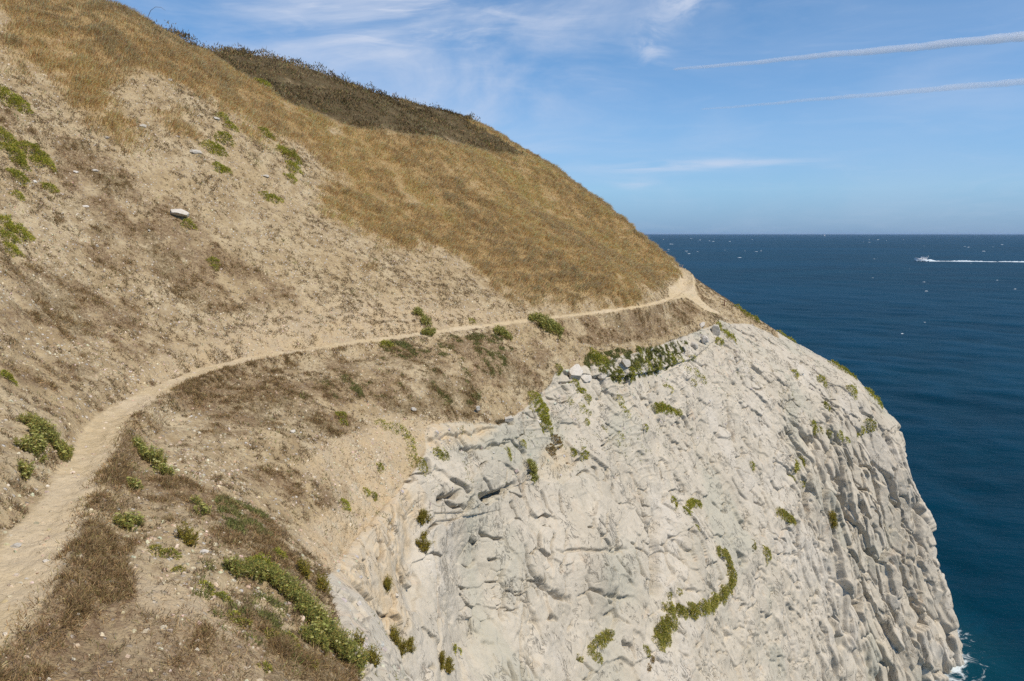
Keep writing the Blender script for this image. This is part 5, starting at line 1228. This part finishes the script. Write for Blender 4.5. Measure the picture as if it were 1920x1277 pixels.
def wake():
    """a churned ridge of foam trailing the cruiser in a slow curve"""
    pts = []
    p = Vector((BOAT.x, BOAT.y, 0)); a = HEAD + math.pi
    p += Vector((math.cos(a), math.sin(a), 0)) * 2.0
    for k in range(420):
        pts.append((p.x, p.y, a)); st = .7
        p += Vector((math.cos(a), math.sin(a), 0)) * st
        if k * st > 14: a -= max(0, min(.0042, (HEAD + math.pi - math.radians(43) - a) * -.03)) if a > HEAD + math.pi - math.radians(43) else 0
    q = np.array(pts); n = len(q); L = np.arange(n) * .7
    cs = np.linspace(-1, 1, 13)
    wv = (3.0 + 3.6 * np.clip(L / 60, 0, 1)) * (1 + .25 * np.sin(L * .21) + .2 * np.sin(L * .57 + 1))
    hh = 1.75 * np.exp(-L / 12) + .95 * np.clip(1 - L / 420, .3, 1) * (.8 + .35 * np.sin(L * .13 + 2))
    nx, ny = -np.sin(q[:, 2]), np.cos(q[:, 2])
    V = np.zeros((n, 13, 3))
    V[..., 0] = q[:, 0:1] + nx[:, None] * wv[:, None] * cs; V[..., 1] = q[:, 1:2] + ny[:, None] * wv[:, None] * cs
    nzv = fbm(np.stack([V[..., 0], V[..., 1], 0 * V[..., 0]], -1), 2.2, 4, 55)
    V[..., 2] = hh[:, None] * (1 - cs ** 2) * (.75 + .8 * nzv) - .12
    V[..., 0] += .5 * nzv; V[..., 1] += .5 * nzv
    I, J = np.meshgrid(np.arange(n - 1), np.arange(12), indexing='ij')
    qd = np.stack([I * 13 + J, (I + 1) * 13 + J, (I + 1) * 13 + J + 1, I * 13 + J + 1], -1).reshape(-1, 4)
    o = mesh_np('wake', V.reshape(-1, 3), qd.ravel(), np.arange(len(qd)) * 4, FOAM)
    tag(o, 'long white foaming wake trailing behind the motor cruiser', 'wake', kind='stuff')
    # bow spray thrown to both sides
    bm = bmesh.new()
    rg = np.random.default_rng(5)
    for k in range(260):
        f = rg.random(); sg = rg.choice([-1, 1])
        lx = 7.0 - 12.5 * f; ly = sg * (1.0 + 2.6 * f * rg.uniform(.5, 1.2)); lz = rg.uniform(0, 1.0) * (1 - .4 * f) + .1
        w = BOAT + Vector((math.cos(HEAD) * lx - math.sin(HEAD) * ly, math.sin(HEAD) * lx + math.cos(HEAD) * ly, lz - .25))
        bmesh.ops.create_icosphere(bm, subdivisions=1, radius=rg.uniform(.18, .5), matrix=Matrix.Translation(w) @ Matrix.Diagonal((1.5, 1.5, .6, 1)))
    o = from_bm('bow_spray', bm, FOAM)
    tag(o, 'white spray thrown up along the sides of the motor cruiser', 'spray', kind='stuff')
wake()
def whitecaps():
    rg = np.random.default_rng(21); Vs, Fs = [], []; nv = 0
    spots = []
    for c in range(20):
        d = 1250 * (6200 / 1250) ** rg.random(); az = rg.uniform(math.radians(6), math.radians(36))
        for k in range(rg.integers(1, 5)):
            spots.append((d * math.sin(az) + rg.normal(0, .02 * d), d * math.cos(az) + rg.normal(0, .06 * d), d))
    for k in range(14):
        d = rg.uniform(250, 1100); az = rg.uniform(math.radians(24), math.radians(36)); spots.append((d * math.sin(az), d * math.cos(az), d))
    for x, y, d in spots:
        L = rg.uniform(1.2, 3.6) * (d / 1800) ** .9; W = L * .5; H = L * .16
        m, n = 11, 5
        u = np.linspace(-1, 1, m); v = np.linspace(-1, 1, n); U, W2 = np.meshgrid(u, v, indexing='ij')
        px = x + U * L + rg.normal(0, .08 * L, U.shape); py = y + W2 * W * (1 - U ** 2 * .8) + L * .2 * np.sin(U * 2 + rg.random() * 6) + rg.normal(0, .05 * L, U.shape)
        pz_ = H * np.clip((1 - U ** 2) * (1 - W2 ** 2), 0, 1) * rg.uniform(.3, 1.3, U.shape) + .02 - .06 * ((np.abs(U) > .95) | (np.abs(W2) > .95))
        Vs.append(np.stack([px, py, pz_], -1).reshape(-1, 3))
        I, J = np.meshgrid(np.arange(m - 1), np.arange(n - 1), indexing='ij')
        Fs.append((np.stack([I * n + J, (I + 1) * n + J, (I + 1) * n + J + 1, I * n + J + 1], -1) + nv).reshape(-1, 4)); nv += m * n
    q = np.concatenate(Fs)
    o = mesh_np('whitecaps', np.concatenate(Vs), q.ravel(), np.arange(len(q)) * 4, FOAM)
    tag(o, 'small white wave crests scattered across the sea below the horizon', 'whitecaps', kind='stuff')
whitecaps()
def make_yacht(loc):
    root = empty('sailing_ship', loc); root.rotation_euler = (0, 0, .5)
    tag(root, 'tiny white sailing ship far off on the horizon line', 'boat')
    xs = [-13, -8, 0, 8, 14]; hw_ = [2.2, 3, 3.4, 2.4, .1]; sh = [3.2, 3, 3, 3.3, 3.8]
    from_bm('hull', loft([[(x, -w, h), (x, -w * .7, .2), (x, 0, -.8), (x, w * .7, .2), (x, w, h)] for x, w, h in zip(xs, hw_, sh)]), WHITE, root, False)
    from_bm('mast', tube([(1, 0, 2.5), (1, 0, 30)], [.3, .12]), STEEL, root)
    for nm, tri in (('main_sail', [(.6, 0, 5), (-11, 1.2, 5.2), (.7, 0, 28)]), ('fore_sail', [(13, 0, 4.5), (2, -1.2, 4.8), (1.3, 0, 26)])):
        bm = bmesh.new(); a, b, c = [Vector(t) for t in tri]; g_ = 8; vs = {}
        for i in range(g_ + 1):
            for k in range(g_ + 1 - i):
                u, v = i / g_, k / g_; w = 1 - u - v
                vs[i, k] = bm.verts.new(a * w + b * u + c * v + Vector((0, 5 * u * w * 1.2 + 3 * v * w, 0)))
        for i in range(g_):
            for k in range(g_ - i):
                bm.faces.new((vs[i, k], vs[i + 1, k], vs[i, k + 1]))
                if k < g_ - i - 1: bm.faces.new((vs[i + 1, k], vs[i + 1, k + 1], vs[i, k + 1]))
        r = bmesh.ops.solidify(bm, geom=bm.faces[:], thickness=.05)
        from_bm(nm, bm, WHITE, root)
make_yacht(Vector((3720, 9560, .2)))
# ---------------------------------------------------------------- two contrails high in the sky, real tubes of thin vapour
def contrail(a, b, r0, r1, dens, label, seed):
    rg = np.random.default_rng(seed)
    a, b = Vector(a), Vector(b); n = 160; pts, rad = [], []
    for k in range(n):
        f = k / (n - 1); p = a.lerp(b, f)
        p += Vector((0, 0, 1)) * (14 * math.sin(f * 21 + seed) + 10 * math.sin(f * 57))
        pts.append(p); rad.append((r0 + (r1 - r0) * min(1, f * 1.4)) * (.94 + .06 * math.sin(f * 90 + 2 * math.sin(f * 37)) + .06 * rg.random()))
    rad[0] = r0 * .2; rad[-1] *= .3
    m, nt = mat('thin_vapour'); g = G(nt)
    v = g.n('ShaderNodeVolumeScatter', Density=dens, Anisotropy=0.0); v.inputs['Color'].default_value = (.98, .98, 1, 1)
    o_ = g.n('ShaderNodeOutputMaterial'); g.l(v.outputs[0], o_.inputs['Volume'])
    o = from_bm('contrail', tube(pts, rad, 14), m); tag(o, label, 'contrail', 'contrails')
contrail((6900, 35450, 7000), (23000, 27200, 7000), 60, 190, .0036, 'upper and brighter white contrail slanting across the blue sky', 1)
contrail((10700, 46500, 7000), (29500, 34300, 7000), 50, 185, .0022, 'lower and fainter white contrail under the brighter one', 2)

def haze():
    bm = bmesh.new(); bmesh.ops.create_cube(bm, size=1.0)
    for v in bm.verts: v.co = Vector((v.co.x * 90000, v.co.y * 90000, -7.5 if v.co.z < 0 else 47.0))
    m, nt = mat('sea_air'); g = G(nt)
    p = g.n('ShaderNodeVolumePrincipled', Density=1.7e-5); p.inputs['Color'].default_value = (.52, .68, .92, 1)
    o_ = g.n('ShaderNodeOutputMaterial'); g.l(p.outputs[0], o_.inputs['Volume'])
    o = from_bm('haze', bm, m, smooth=False); tag(o, kind='stuff')
haze()
